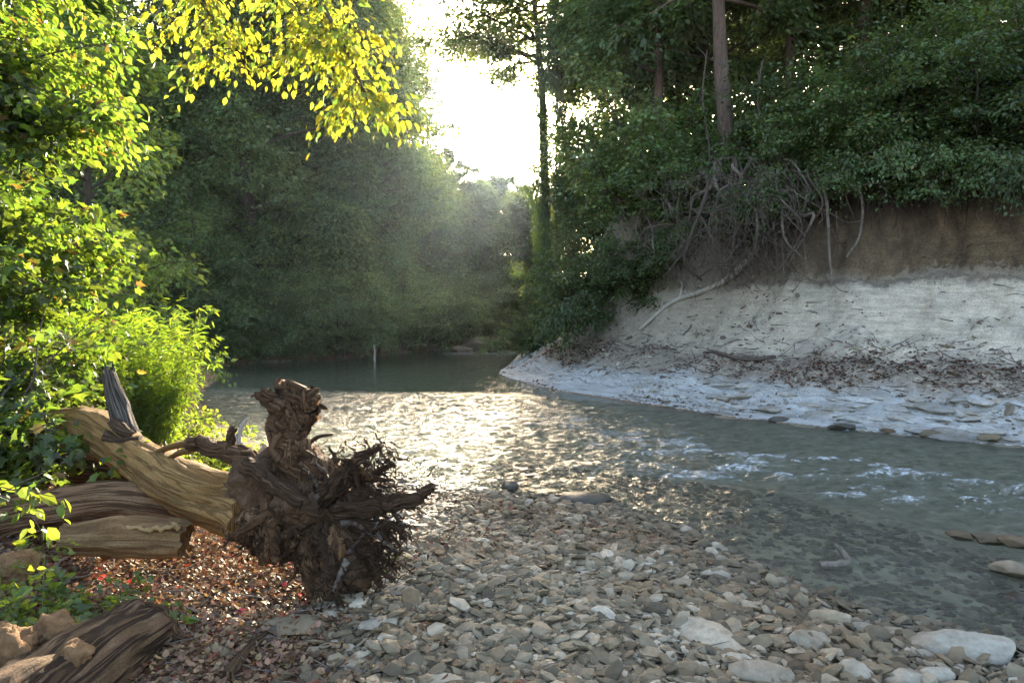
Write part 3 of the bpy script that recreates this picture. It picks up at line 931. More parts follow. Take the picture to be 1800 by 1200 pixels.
def grow_tree(seed, H, R, clear, tr, n_limb, n_twig, n_leaf, leaf, lean=0.04, droop=0.35, lateral=None, crook=0.05, top=0.95, sides=9, tilt=0.5):
    P = Plant(seed)
    r = P.r
    trunk = path(r, (0, 0, -0.3), (r.normal(0, lean), r.normal(0, lean), 1), H * top, 12, crook, 0.05)
    tt = np.linspace(0, 1, 13)
    tube(P.wood, catmull(trunk, 25), np.interp(np.linspace(0, 1, 25), [0, 0.04, 0.6, 1], [tr * 1.5, tr, tr * 0.6, tr * 0.12]), sides, 0.10, 2.0, seed, cap=False)
    for k in range(n_limb):
        t = (k + r.uniform(0, 1)) / n_limb
        h = (clear + (H * top - clear) * t) / (H * top)
        i = min(int(h * 12), 11)
        p0 = trunk[i] + (trunk[i + 1] - trunk[i]) * (h * 12 - i)
        az = k * 2.4 + r.normal(0, 0.5)
        ln = R * (0.55 + 0.45 * math.sin(math.pi * min(t * 0.85 + 0.12, 1))) * (1 - 0.55 * t ** 3) * r.uniform(0.65, 1.15)
        el = 0.15 + 0.75 * t + r.normal(0, 0.15)
        d = (math.cos(az) * math.cos(el), math.sin(az) * math.cos(el), math.sin(el))
        lp = path(r, p0, d, ln, 6, 0.13, 0.0 if t > 0.5 else -0.04)
        lr = tr * 0.33 * (1 - 0.6 * t)
        tube(P.wood, lp, np.linspace(lr, lr * 0.2, 7), 5, cap=False)
        for j in range(n_twig):
            q = r.uniform(0.25, 1.0) * 6
            a = min(int(q), 5)
            b = lp[a] + (lp[a + 1] - lp[a]) * (q - a)
            dd = nrm(nrm(lp[a + 1] - lp[a]) + r.normal(0, 0.55, 3) * np.array([1, 1, 0.6]))
            tl = ln * r.uniform(0.22, 0.42)
            tp = path(r, b, dd, tl, 3, 0.12, -0.08)
            if j % 2 == 0:
                tube(P.wood, tp, np.linspace(lr * 0.3, lr * 0.08, 4), 3, cap=False)
            P.spray(tp, int(n_leaf * r.uniform(0.6, 1.4)), leaf, lateral or tl * 0.24, droop, tilt, 0.3)
    return P


def grow_lobed(seed, H, R, clear, tr, n_lobe, n_leaf, leaf):
    """tall tree whose crown is built of separate leafy masses on limbs, dark gaps between them"""
    P = Plant(seed)
    r = P.r
    trunk = path(r, (0, 0, -0.3), (r.normal(0, 0.04), r.normal(0, 0.04), 1), H * 0.92, 12, 0.05, 0.05)
    tube(P.wood, catmull(trunk, 25), np.interp(np.linspace(0, 1, 25), [0, 0.04, 0.6, 1], [tr * 1.5, tr, tr * 0.6, tr * 0.12]), 9, 0.10, 2.0, seed, cap=False)
    for k in range(n_lobe):
        t = (k + r.uniform(0, 1)) / n_lobe
        h = clear + (H - clear) * t
        az = k * 2.4 + r.normal(0, 0.4)
        env = R * (0.60 + 0.40 * math.sin(math.pi * min(t * 0.8 + 0.12, 1))) * (1 - 0.75 * t ** 4)
        rad = env * r.uniform(0.45, 0.95) if t < 0.93 else env * 0.2
        lr = r.uniform(0.75, 1.55) * (1.0 - 0.25 * t) * R / 4.3
        c = np.array([math.cos(az) * rad, math.sin(az) * rad, h])
        i = min(int(np.clip((h - 0.9) / (H * 0.92), 0, 0.96) * 12), 11)
        b0 = trunk[i]
        mid_ = (b0 + c) / 2 + np.array([0, 0, 0.25])
        tube(P.wood, catmull([b0, mid_, c], 7), np.linspace(tr * 0.3 * (1 - 0.5 * t), 0.02, 7), 5, cap=False)
        n = int(n_leaf * lr * lr)
        d = nrm(r.normal(0, 1, (n, 3)) + np.array([0, 0, 0.45]))
        bump = 1 + 0.45 * fbm(d[:, 0] * 2.2 + k * 5, d[:, 1] * 2.2, d[:, 2] * 2.2, 3)
        q = c + d * (lr * bump * r.uniform(0.62, 1.05, n) ** 0.6)[:, None] * np.array([1.15, 1.15, 0.72])
        q[:, 2] -= 0.22 * (d[:, 0] ** 2 + d[:, 1] ** 2) * lr
        P.pos.append(q)
        P.axis.append(nrm(d * np.array([1, 1, 0.2]) + np.array([0, 0, -0.45]) + r.normal(0, 0.35, (n, 3))))
        P.nor.append(nrm(d * 0.8 + np.array([0, 0, 0.55]) + r.normal(0, 0.35, (n, 3))))
        P.size.append(leaf * np.clip(r.normal(1, 0.28, n), 0.5, 1.6))
    return P


def grow_shrub(seed, H, R, n_stem, n_twig, n_leaf, leaf, arch=0.10, droop=0.35, lateral=0.16, tilt=0.5, sr=0.03, spread=0.5):
    P = Plant(seed)
    r = P.r
    for k in range(n_stem):
        az = k * 2.4 + r.normal(0, 0.4)
        lean = r.uniform(0.1, 1.0) * R / H * 1.15
        L = H * r.uniform(0.6, 1.05)
        b = np.array([math.cos(az), math.sin(az), 0]) * r.uniform(0, spread) * R * 0.5
        lp = path(r, b - np.array([0, 0, 0.1]), (math.cos(az) * lean, math.sin(az) * lean, 1), L, 7, 0.10, -arch)
        tube(P.wood, lp, np.linspace(sr, sr * 0.2, 8), 5, cap=False)
        for j in range(n_twig):
            q = r.uniform(0.12, 1.0) * 7
            a = min(int(q), 6)
            bb = lp[a] + (lp[a + 1] - lp[a]) * (q - a)
            dd = nrm(nrm(lp[a + 1] - lp[a]) * 0.6 + r.normal(0, 0.7, 3))
            tp = path(r, bb, dd, H * r.uniform(0.14, 0.3), 3, 0.12, -0.12)
            tube(P.wood, tp, np.linspace(sr * 0.3, sr * 0.1, 4), 3, cap=False)
            P.spray(tp, int(n_leaf * r.uniform(0.7, 1.3)), leaf, lateral, droop, tilt)
    return P


def protos(plants, leafm, barkm, tmpl):
    return [(p.wood.mesh('trunk', M[barkm]), p.leaf_mesh('crown', tmpl, M[leafm])) for p in plants]


TREES = [grow_lobed(501 + i, 15, 4.4, 1.3, 0.24, 46, 1100, 0.15) for i in range(3)]
PR_TREE = protos(TREES, 'forest', 'bark', T_QUAD)
PR_COOL = [(a, b.copy()) for a, b in PR_TREE]
for a, b in PR_COOL:
    b.materials.clear()
    b.materials.append(M['forest_cool'])
HIGH = [grow_tree(521 + i, 16, 4.0, 5.0, 0.20, 44, 9, 62, 0.17, crook=0.04) for i in range(2)]
PR_HIGH = protos(HIGH, 'forest', 'bark_red', T_QUAD)
PR_ROOF = protos([grow_tree(531, 18, 5.0, 10.4, 0.22, 74, 11, 84, 0.16, crook=0.03)], 'forest', 'bark', T_QUAD)
PR_FAR = protos([grow_tree(541 + i, 11, 4.0, 0.7, 0.2, 52, 10, 70, 0.22) for i in range(2)], 'far', 'bark', T_QUAD)
PR_SHRUB = protos([grow_shrub(561 + i, 3.0, 1.9, 17, 13, 100, 0.088) for i in range(3)], 'bank_shrub', 'bark', T_QUAD)
PR_DROOP = protos([grow_shrub(571 + i, 2.4, 2.0, 15, 12, 85, 0.082, arch=0.30, droop=0.7) for i in range(2)], 'bank_shrub', 'dead_dark', T_QUAD)


def stand(name, label, cat, proto, x, y, scale, rz, group=None, sink=0.0, tilt=(0, 0), sc=None):
    o = thing(name, label, cat, (x, y, z1(x, y) - sink), rz, group)
    o.scale = sc if sc else (scale,) * 3
    o.rotation_euler = (tilt[0], tilt[1], rz)
    link('trunk' if cat == 'tree' else 'stem', proto[0], o)
    link('crown' if cat == 'tree' else 'foliage', proto[1], o)
    return o


def X(px, Y):
    return (px - 900) / F * Y


# ---- the dark wall of trees across the pool
GL = 'trees along the far left bank'
left_wall = [  # px, Y, proto, scale, stretch, label
    (60, 30, 0, 1.15, 'tall dark tree at far left behind the sunlit saplings'),
    (215, 33, 1, 0.74, 'dark tree under the small sky gap at upper left'),
    (340, 30, 2, 0.9, 'broad dark tree right of the small upper left sky gap'),
    (405, 37, 0, 1.25, 'tall dark tree rising behind the yellow hanging branch on the left'),
    (455, 29, 1, 1.02, 'dense dark green tree at the left end of the pool'),
    (545, 33, 2, 1.15, 'tall dense tree whose top hides behind the hanging branch'),
    (600, 39, 1, 1.25, 'tall tree behind the right tip of the hanging yellow branch'),
    (625, 33, 0, 0.82, 'lower bushy tree leaning over the middle of the pool'),
    (668, 45, 2, 1.22, 'tall hazy tree at the left side of the bright sky gap'),
    (705, 42, 0, 0.75, 'short hazy tree under the bright sky gap on the left'),
    (140, 40, 2, 0.8, 'dark tree far back behind the tall sapling'),
    (270, 46, 0, 0.85, 'background tree below the small upper left sky gap'),
    (370, 50, 1, 1.25, 'background tree behind the left part of the hanging branch'),
    (480, 48, 2, 1.35, 'background tree between two tall trees over the pool'),
    (570, 52, 0, 1.35, 'background tree behind the tip of the hanging branch'),
    (640, 58, 1, 1.3, 'hazy background tree closest to the sky gap on the left'),
    (10, 24, 1, 0.8, 'dark tree mostly cut by the left edge behind the saplings')]
for i, (px, Y, k, s_, lab) in enumerate(left_wall):
    stand('broadleaf_tree', lab, 'tree', (PR_COOL if i % 2 else PR_TREE)[k], X(px, Y), Y, s_, 1.7 * i, GL)
# ---- hazy trees closing the creek under the sun
for i, (px, Y, k, s_, lab) in enumerate([
        (735, 50, 0, 0.92, 'hazy tree in the distance left of the brightest sky'),
        (775, 52, 1, 0.98, 'low distant tree at the left foot of the sky gap'),
        (815, 54, 0, 0.88, 'low distant tree straight below the sun'),
        (855, 52, 1, 0.88, 'distant sunlit tree in the middle of the gap'),
        (895, 50, 0, 0.86, 'pale distant tree right of the middle of the gap'),
        (935, 46, 1, 0.80, 'yellowish distant tree beside the ivy covered tree'),
        (790, 66, 1, 1.10, 'second row tree far below the sun'),
        (850, 70, 0, 1.12, 'second row tree at the centre of the far gap'),
        (910, 68, 1, 1.15, 'second row tree right in the far gap'),
        (1020, 60, 1, 1.2, 'distant hazy tree behind the ivy covered tree')]):
    stand('distant_tree', lab, 'tree', PR_FAR[k], X(px, Y), Y, s_, 2.1 * i, 'trees closing the creek in the distance')
# ---- trees on the right bank
GR = 'trees on the high right bank'
for i, (px, Y, pr, s_, lab) in enumerate([
        (968, 28, PR_ROOF[0], 1.0, 'slender tree with dark trunk at the right side of the sun gap'),
        (973, 27.5, PR_COOL[1], 0.95, 'narrow ivy covered tree close beside the sun gap'),
        (1118, 26, PR_COOL[0], 0.82, 'bushy tree right of the narrow ivy covered tree'),
        (1165, 22, PR_HIGH[1], 0.85, 'leaning dark trunk in the right wood left of the reddish trunk'),
        (1240, 24, PR_COOL[2], 1.05, 'leafy tree just behind the reddish brown trunk'),
        (1286, 17.3, PR_HIGH[0], 0.95, 'tall straight tree with reddish brown trunk above the root tangle'),
        (1375, 21, PR_HIGH[1], 0.9, 'dense tree right of the reddish brown trunk'),
        (1500, 19.5, PR_HIGH[1], 1.0, 'forked tree with dark trunk at upper right'),
        (1570, 21, PR_TREE[0], 0.7, 'full dark tree above the clay overhang'),
        (1690, 18.5, PR_HIGH[0], 0.9, 'yellowish green tree near the upper right corner'),
        (1800, 18, PR_TREE[2], 0.9, 'dark tree cut by the right edge of the picture'),
        (1185, 34, PR_TREE[2], 1.15, 'tall background tree seen between the ivy covered tree and the reddish trunk'),
        (1225, 33, PR_HIGH[0], 1.15, 'background tree filling the top above the reddish trunk'),
        (1360, 31, PR_HIGH[1], 1.2, 'background tree with sky showing through its top on the right'),
        (1480, 29, PR_HIGH[0], 1.1, 'background tree behind the forked tree'),
        (1620, 28, PR_HIGH[1], 1.1, 'background tree behind the full dark tree'),
        (1770, 26, PR_HIGH[0], 1.1, 'background tree in the upper right corner')]):
    stand('bank_tree', lab, 'tree', pr, X(px, Y), Y, s_, 1.3 * i + 0.4, GR, tilt=((0.0, 0.16) if 'leaning' in lab else (0, 0)),
          sc=((0.22, 0.22, 0.85) if 'narrow' in lab and 'bushy' not in lab else None))


def along_bank(px, u):
    ys = np.arange(8, 40, 0.1)
    g = land(X(px, ys), ys)
    k = np.where(g['onr'] & (g['u'] >= u))[0]
    return float(ys[k[0]]) if len(k) else 25.0


# ---- shrubs on the lip of the right bank
lip = [(945, 3.6, 0.7, 'S'), (985, 3.7, 0.8, 'D'), (1030, 3.8, 0.85, 'S'), (1080, 4.0, 0.85, 'D'), (1120, 4.5, 0.75, 'S'), (1190, 5.3, 0.72, 'S'),
       (1060, 5.6, 1.3, 'S'), (1140, 5.6, 1.25, 'S'), (1235, 5.0, 0.62, 'D'), (1345, 5.4, 0.62, 'D'), (1400, 5.5, 0.8, 'D'), (1455, 5.5, 0.8, 'D'),
       (1510, 5.8, 0.85, 'S'), (1560, 5.6, 0.85, 'D'), (1620, 5.8, 0.95, 'S'), (1680, 5.6, 0.8, 'D'), (1740, 5.8, 0.9, 'S'), (1800, 5.6, 0.85, 'D'),
       (1345, 8.6, 0.8, 'S'), (1420, 7.6, 1.0, 'S'), (1540, 7.8, 1.1, 'S'), (1660, 7.8, 1.1, 'S'), (1780, 7.6, 1.2, 'S'), (1850, 6.4, 1.0, 'S')]
where = ['leafy shrub at the very end of the right bank by the pool', 'shrub hanging over the point of the right bank', 'pale green shrub on the bank above the pool tip',
         'shrub above the left end of the chalk slope', 'shrub above the pale fallen branch', 'shrub just left of the root tangle',
         'tall bush behind the shrubs at the pool end of the bank', 'tall bush left of the reddish brown trunk', 'shrub growing at the foot of the reddish trunk',
         'shrub over the dark hollow right of the root tangle', 'drooping shrub over the left end of the clay overhang', 'drooping shrub with trailing shoots above the clay cut',
         'upright shrub above the middle of the clay cut', 'drooping shrub over the deepest shade of the clay overhang', 'bushy shrub above the shaded clay overhang',
         'drooping shrub near the right end of the overhang', 'shrub close to the right edge above the overhang', 'drooping shrub at the right edge of the picture',
         'tall bush behind the reddish trunk on the right', 'tall bush behind the left end of the overhang', 'tall bush behind the middle of the overhang',
         'tall bush behind the right part of the overhang', 'tall bush behind the rightmost shrubs', 'shrub mostly cut off by the right edge']
for i, ((px, u, s_, kd), lab) in enumerate(zip(lip, where)):
    Y = along_bank(px, u)
    stand('bank_shrub', lab, 'shrub', (PR_SHRUB if kd == 'S' else PR_DROOP)[i % (3 if kd == 'S' else 2)], X(px, Y), Y, s_, 2.3 * i, 'shrubs on the lip of the right bank', sink=0.1)
# ---- dark shrubs at the water line across the pool
ww = ['low dark shrub behind the left end of the pool', 'dark shrub over the grey mud strip', 'dark shrub right of the grey mud strip', 'shaded shrub overhanging the middle of the pool',
      'shaded shrub right of the pool middle', 'dark shrub above the stick in the water', 'dark shrub left of the far riffle', 'shrub right above the far riffle',
      'shrub at the darkest corner behind the far rocks', 'round shrub closing the creek behind the rock pile', 'tall shaded bush behind the left pool end',
      'tall shaded bush behind the pool middle', 'tall shaded bush above the far riffle', 'sunlit bush far behind the rock pile',
      'dark bush left of the pool behind the willow clump', 'dark bush behind the saplings at the left', 'dark bush near the left edge behind all the saplings', 'second row bush behind the left pool end',
      'second row bush behind the pool centre', 'second row bush left of the far riffle', 'bush low in the gap under the sun', 'bush behind the darkest far corner']
for i, (px, Y, s_) in enumerate([(385, 25.5, 0.9), (450, 27.5, 1.0), (520, 28, 1.05), (585, 29.5, 1.1), (645, 31.5, 1.1), (700, 34, 1.1), (745, 37, 1.2), (790, 41, 1.25), (835, 46, 1.3), (885, 50, 1.4),
                                 (480, 30, 1.7), (590, 33, 1.7), (730, 41, 1.8), (905, 58, 1.8),
                                 (330, 25, 1.3), (250, 23, 1.5), (120, 22, 1.6), (420, 33, 2.0), (540, 38, 2.2), (680, 44, 2.2), (800, 56, 2.2), (850, 54, 1.8)]):
    if i < 10:
        ys = np.arange(19, 60, 0.1)
        gg = land(X(px, ys), ys)
        kk = np.where(~gg['wat'] & (gg['dl'] > 0.5) & (gg['dl'] < gg['dr']) & (ys > 22))[0]
        Y = float(ys[kk[0]]) if len(kk) else Y
    x = X(px, Y)
    stand('pool_shrub', ww[i], 'shrub', PR_SHRUB[i % 3], x, Y, s_, 1.9 * i, 'shrubs along the far pool edge', sink=0.1)

# ------------------------------------------------------------------ near plants on the left
def near_plant(name, label, cat, P, base, leafm, woodm, tmpl, n_single=0, cull=True):
    """wood + foliage; the n_single leaves that show largest are objects of their own"""
    o = thing(name, label, cat, base)
    tag(link('stem' if cat != 'tree' else 'trunk', P.wood.mesh('stem', M[woodm]), o))
    pos, ax, no, sz = P.arrays()
    wp = pos + np.asarray(base)
    sx = 900 + wp[:, 0] / wp[:, 1] * F
    sy = HY + (CZ - wp[:, 2]) / wp[:, 1] * F
    vis = (wp[:, 1] > 0.5) & (sx > 5) & (sx < 1795) & (sy > 5) & (sy < 1195)
    score = np.where(vis, sz / wp[:, 1], -1)
    single = np.argsort(-score)[:n_single]
    single = single[score[single] > 0]
    rest = np.ones(len(pos), bool)
    rest[single] = False
    mb = MB()
    put_leaves(mb, tmpl, pos[rest], ax[rest], no[rest], sz[rest])
    tag(link('foliage', mb.mesh('foliage', M[leafm], smooth=False), o), kind='stuff')
    if len(single):
        lm = MB()
        lm.add(*tmpl)
        lme = lm.mesh('leaf', M[leafm], smooth=False)
        u = nrm(ax)
        s = nrm(np.cross(u, no))
        w = np.cross(s, u)
        for i in single:
            l = bpy.data.objects.new('leaf', lme)
            COL.objects.link(l)
            l.parent = o
            l.matrix_local = Matrix(((s[i][0] * sz[i], u[i][0] * sz[i], w[i][0] * sz[i], pos[i][0]),
                                     (s[i][1] * sz[i], u[i][1] * sz[i], w[i][1] * sz[i], pos[i][1]),
                                     (s[i][2] * sz[i], u[i][2] * sz[i], w[i][2] * sz[i], pos[i][2]), (0, 0, 0, 1)))
    return o


# tall sunlit saplings framing the left edge
P = grow_tree(601, 6.4, 1.6, 0.6, 0.06, 60, 10, 36, 0.078, lean=0.03, droop=0.45, lateral=0.13, sides=7, tilt=0.8)
near_plant('maple_sapling', 'tall sunlit yellow green sapling filling the upper left edge', 'tree', P, (-4.78, 6.2, z1(-4.78, 6.2)), 'sapling', 'bark', T_OVATE, 290)
P = grow_tree(602, 3.4, 1.4, 0.3, 0.04, 46, 10, 34, 0.072, lean=0.05, droop=0.5, lateral=0.13, sides=6, tilt=0.8)
near_plant('maple_sapling', 'shorter sunlit sapling in front, above the fallen trunk', 'tree', P, (-4.32, 5.7, z1(-4.32, 5.7)), 'sapling', 'bark', T_MAPLE, 200)
P = grow_tree(603, 7.2, 2.1, 0.8, 0.10, 46, 8, 44, 0.11, droop=0.5, lateral=0.2, tilt=0.6)
near_plant('leafy_tree', 'mid green tree between the sunlit saplings and the dark wood', 'tree', P, (-7.3, 13.2, z1(-7.3, 13.2)), 'mid', 'bark', T_QUAD)
P = grow_shrub(604, 1.5, 1.1, 18, 9, 26, 0.075, arch=0.2, lateral=0.10, tilt=0.8, sr=0.012)
near_plant('leafy_undergrowth', 'tangled yellow green undergrowth left of the broken branch stub', 'shrub', P, (-3.55, 4.9, z1(-3.55, 4.9)), 'sapling', 'bark', T_MAPLE, 120)
P = grow_shrub(605, 1.4, 1.2, 18, 9, 26, 0.075, arch=0.2, lateral=0.10, tilt=0.8, sr=0.012)
near_plant('leafy_undergrowth', 'low sunlit bush at the left edge behind the fallen trunk', 'shrub', P, (-4.6, 6.3, z1(-4.6, 6.3)), 'sapling', 'bark', T_MAPLE, 60)
P = grow_shrub(606, 2.2, 1.1, 14, 9, 30, 0.09, arch=0.1, lateral=0.14, tilt=0.7, sr=0.014)
near_plant('leafy_undergrowth', 'shaded bush behind the willow clump at the pool edge', 'shrub', P, (-6.3, 12.2, z1(-6.3, 12.2)), 'mid', 'bark', T_QUAD)

# willow clump: arching shoots with narrow leaves
P = Plant(611)
for k in range(170):
    a = P.r.uniform(0, 2 * np.pi)
    b = np.array([math.cos(a), math.sin(a), 0]) * P.r.uniform(0, 0.28)
    L = P.r.uniform(0.55, 1.5)
    sp = path(P.r, b, (math.cos(a) * 0.22, math.sin(a) * 0.22, 1.0), L, 8, 0.05, -0.08 * P.r.uniform(0.6, 1.6))
    tube(P.wood, sp, np.linspace(0.006, 0.0015, 9), 4, cap=False)
    P.spray(sp, int(85 * L), 0.085, 0.02, 0.7, 0.9, 0.8, 0.05)
near_plant('willow_clump', 'bright lime green clump of arching willow shoots beside the pool', 'shrub', P, (-3.78, 7.6, z1(-3.78, 7.6)), 'willow', 'herb', T_RIBBON)

# leafy sprig reaching in over the logs at the left edge
P = Plant(612)
for k in range(5):
    sp = path(P.r, at(-60, 850 + 8 * k, 3.4), (1.0, 0.05, 0.05 + 0.1 * k), 0.44, 6, 0.12, -0.10)
    tube(P.wood, sp, np.linspace(0.005, 0.0015, 7), 4, cap=False)
    P.spray(sp, 13, 0.07, 0.03, 0.7, 0.8, 0.5, 0.2)
near_plant('leafy_sprig', 'small backlit leafy sprig reaching in at the left edge above the logs', 'plant', P, (0, 0, 0), 'herb', 'bark', T_OVATE, 60)
# low herb at the lower left
P = grow_shrub(613, 0.52, 0.42, 26, 7, 10, 0.042, arch=0.12, lateral=0.03, tilt=0.8, sr=0.004)
near_plant('low_herb', 'low feathery green herb growing beside the cut log at lower left', 'plant', P, (-2.05, 3.25, z1(-2.05, 3.25)), 'herb', 'herb', T_OVATE, 120)
P = grow_shrub(614, 0.25, 0.22, 9, 5, 7, 0.05, arch=0.12, lateral=0.03, tilt=0.8, sr=0.003)
near_plant('low_herb', 'little green weed on the gravel right of the root plate', 'plant', P, (-0.72, 4.1, z1(-0.72, 4.1)), 'mid', 'herb', T_RIBBON)

for (hx, hy, hh, sd_, lab) in [(-2.95, 7.4, 0.55, 615, 'yellow green weeds on the shore right of the willow clump'), (-2.35, 6.9, 0.4, 616, 'low weeds on the shore behind the root plate'),
                               (-3.9, 8.9, 0.6, 617, 'weeds at the pool edge behind the willow clump')]:
    P = grow_shrub(sd_, hh, 0.5, 22, 7, 12, 0.05, arch=0.12, lateral=0.04, tilt=0.8, sr=0.004)
    near_plant('low_herb', lab, 'plant', P, (hx, hy, z1(hx, hy)), 'herb', 'herb', T_OVATE)
# yellow branch hanging in from above, rooted in a tree standing left of the frame
P = Plant(621)
r = P.r
trunk = path(r, (-6.6, 8.4, z1(-6.6, 8.4) - 0.2), (0.06, -0.05, 1), 8.5, 9, 0.03)
tube(P.wood, catmull(trunk, 20), np.linspace(0.17, 0.08, 20), 8, 0.08, 2, 5, cap=False)
main = catmull([trunk[6], (-4.9, 7.4, 6.5), (-3.0, 6.6, 5.6), (-1.95, 6.1, 4.75), (-1.35, 5.8, 3.75), (-1.12, 5.75, 3.25)], 24)
tube(P.wood, main, np.linspace(0.06, 0.006, 24), 6, cap=False)
second = catmull([main[8], (-2.9, 6.1, 4.7), (-2.45, 5.8, 4.05), (-2.1, 5.7, 3.6)], 14)
tube(P.wood, second, np.linspace(0.03, 0.005, 14), 5, cap=False)
third = catmull([main[11], (-2.2, 6.1, 4.6), (-1.75, 5.9, 4.1), (-1.5, 5.8, 3.65)], 12)
tube(P.wood, third, np.linspace(0.02, 0.004, 12), 5, cap=False)
for lp, lo, n_ in ((main, 9, 95), (second, 2, 58), (third, 2, 40)):
    for j in range(n_):
        q = r.uniform(lo, len(lp) - 1.01)
        a = int(q)
        b = lp[a] + (lp[a + 1] - lp[a]) * (q - a)
        tp = path(r, b, nrm(np.array([r.normal(0, 0.7), r.normal(0, 0.7), r.normal(-0.1, 0.4)])), r.uniform(0.25, 0.6), 4, 0.12, -0.14)
        tube(P.wood, tp, np.linspace(0.004, 0.0015, 5), 3, cap=False)
        P.spray(tp, 26, 0.062, 0.07, 0.8, 0.9, 0.6, 0.1)
near_plant('hanging_branch_tree', 'tree at upper left whose backlit yellow branch hangs over the creek', 'tree', P, (0, 0, 0), 'yellowing', 'bark', T_OVATE, 298)
# ------------------------------------------------------------------ the fallen tree with its root plate
def limb(parent, name, pts, r0, r1, m, n=16, sides=9, rough=0.14, freq=7.0, seed=1, jag=0.0, mid=None, squash=1.0):
    mb = MB()
    pp = catmull(pts, n)
    t = np.linspace(0, 1, n)
    rr = np.interp(t, [0, 0.5, 1], [r0, (r0 + r1) / 2 if mid is None else mid, r1])
    tube(mb, pp, rr, sides, rough, freq, seed, True, jag, squash=squash)
    return mb.build(name, M[m], parent)


def root_bundle(parent, pts, r0, r1, m, seed, mid=None):
    """one gnarled root: a core with ropy strands grown along it and broken ends"""
    rr_ = np.random.default_rng(seed)
    mb = MB()
    n = 26
    pp = catmull(pts, n)
    pp[1:-1] += rr_.normal(0, 0.10 * r0, (n - 2, 3))
    t = np.linspace(0, 1, n)
    rr = np.interp(t, [0, 0.5, 1], [r0, (r0 + r1) / 2 if mid is None else mid, r1])
    tube(mb, pp, rr * 0.86, 14, 0.26, 9, seed, True, 0.5 * r1, groove=0.12)
    d = nrm(np.gradient(pp, axis=0))
    u = nrm(np.cross(d, [0.3, 0.5, 0.8]))
    w = np.cross(d, u)
    for k in range(7 if r0 > 0.05 else 4):
        a = rr_.uniform(0, 6.28) + t * rr_.uniform(-2.5, 2.5)
        e = rr_.uniform(0.55, 1.0)
        q = pp + (u * np.cos(a)[:, None] + w * np.sin(a)[:, None]) * (rr * 0.80)[:, None] + rr_.normal(0, 0.05 * r0, (n, 3))
        q = q[:max(int(n * e), 5)]
        q[-3:] += d[len(q) - 1] * r1 * rr_.uniform(0, 1.2)
        tube(mb, q, (rr * rr_.uniform(0.22, 0.42))[:len(q)] * np.linspace(1, 0.6, len(q)), 6, 0.25, 14, seed + k)
    return mb.build('root', M[m], parent)


A0, B0 = at(62, 752, 5.35), at(440, 895, 3.98)
fallen = thing('fallen_tree', 'fallen debarked tree with upturned root plate at the edge of the gravel bar', 'fallen tree', (B0[0], B0[1], z1(B0[0], B0[1])))
OFF = -np.array(fallen.location)
axis = nrm(B0 - A0)


def W(*p):
    return np.array(p[0] if len(p) == 1 else p, float) + OFF


trunk_pts = [W(at(-40, 772, 5.8)), W(A0), W(at(150, 752, 4.98)), W(at(250, 812, 4.55)), W(at(345, 868, 4.25)), W(B0), W(B0 + axis * 0.10)]
mb = MB()
pp = catmull(trunk_pts, 120)
t = np.linspace(0, 1, 120)
rr = np.interp(t, [0, 0.3, 0.5, 0.8, 0.93, 1], [0.10, 0.125, 0.14, 0.168, 0.185, 0.20])
rr = rr * (1 + 0.05 * np.sin(t * 23) + 0.10 * np.exp(-((t - 0.36) / 0.04) ** 2))
tube(mb, pp, rr, 44, 0.13, 2.6, 3, groove=0.06)
ft = mb.build('trunk', M['trunk_grain'], fallen)
# broken upright branch stub and the black scar at its foot
stub = limb(fallen, 'branch_stub', [W(at(226, 780, 4.68)), W(at(214, 730, 4.72)), W(at(200, 690, 4.74)), W(at(190, 652, 4.76))], 0.088, 0.036, 'stub', 30, 22, 0.2, 5, 4, 0.10)
limb(stub, 'bark_scar', [W(at(186, 768, 4.62)), W(at(215, 776, 4.56)), W(at(248, 770, 4.55))], 0.034, 0.02, 'root_dark', 12, 9, 0.4, 14, 5)
limb(stub, 'bark_scar', [W(at(200, 742, 4.62)), W(at(215, 755, 4.58)), W(at(232, 765, 4.58))], 0.04, 0.03, 'root_dark', 12, 9, 0.4, 14, 6)
# torn slab of wood on top of the trunk
limb(ft, 'torn_slab', [W(at(262, 800, 4.42)), W(at(300, 785, 4.36)), W(at(340, 778, 4.32))], 0.028, 0.05, 'trunk_grain', 14, 8, 0.15, 6, 8, 0.03, squash=0.45)
limb(ft, 'torn_slab', [W(at(285, 812, 4.35)), W(at(315, 796, 4.3)), W(at(338, 790, 4.28))], 0.02, 0.045, 'trunk_grain', 14, 8, 0.15, 6, 9, 0.03, squash=0.5)

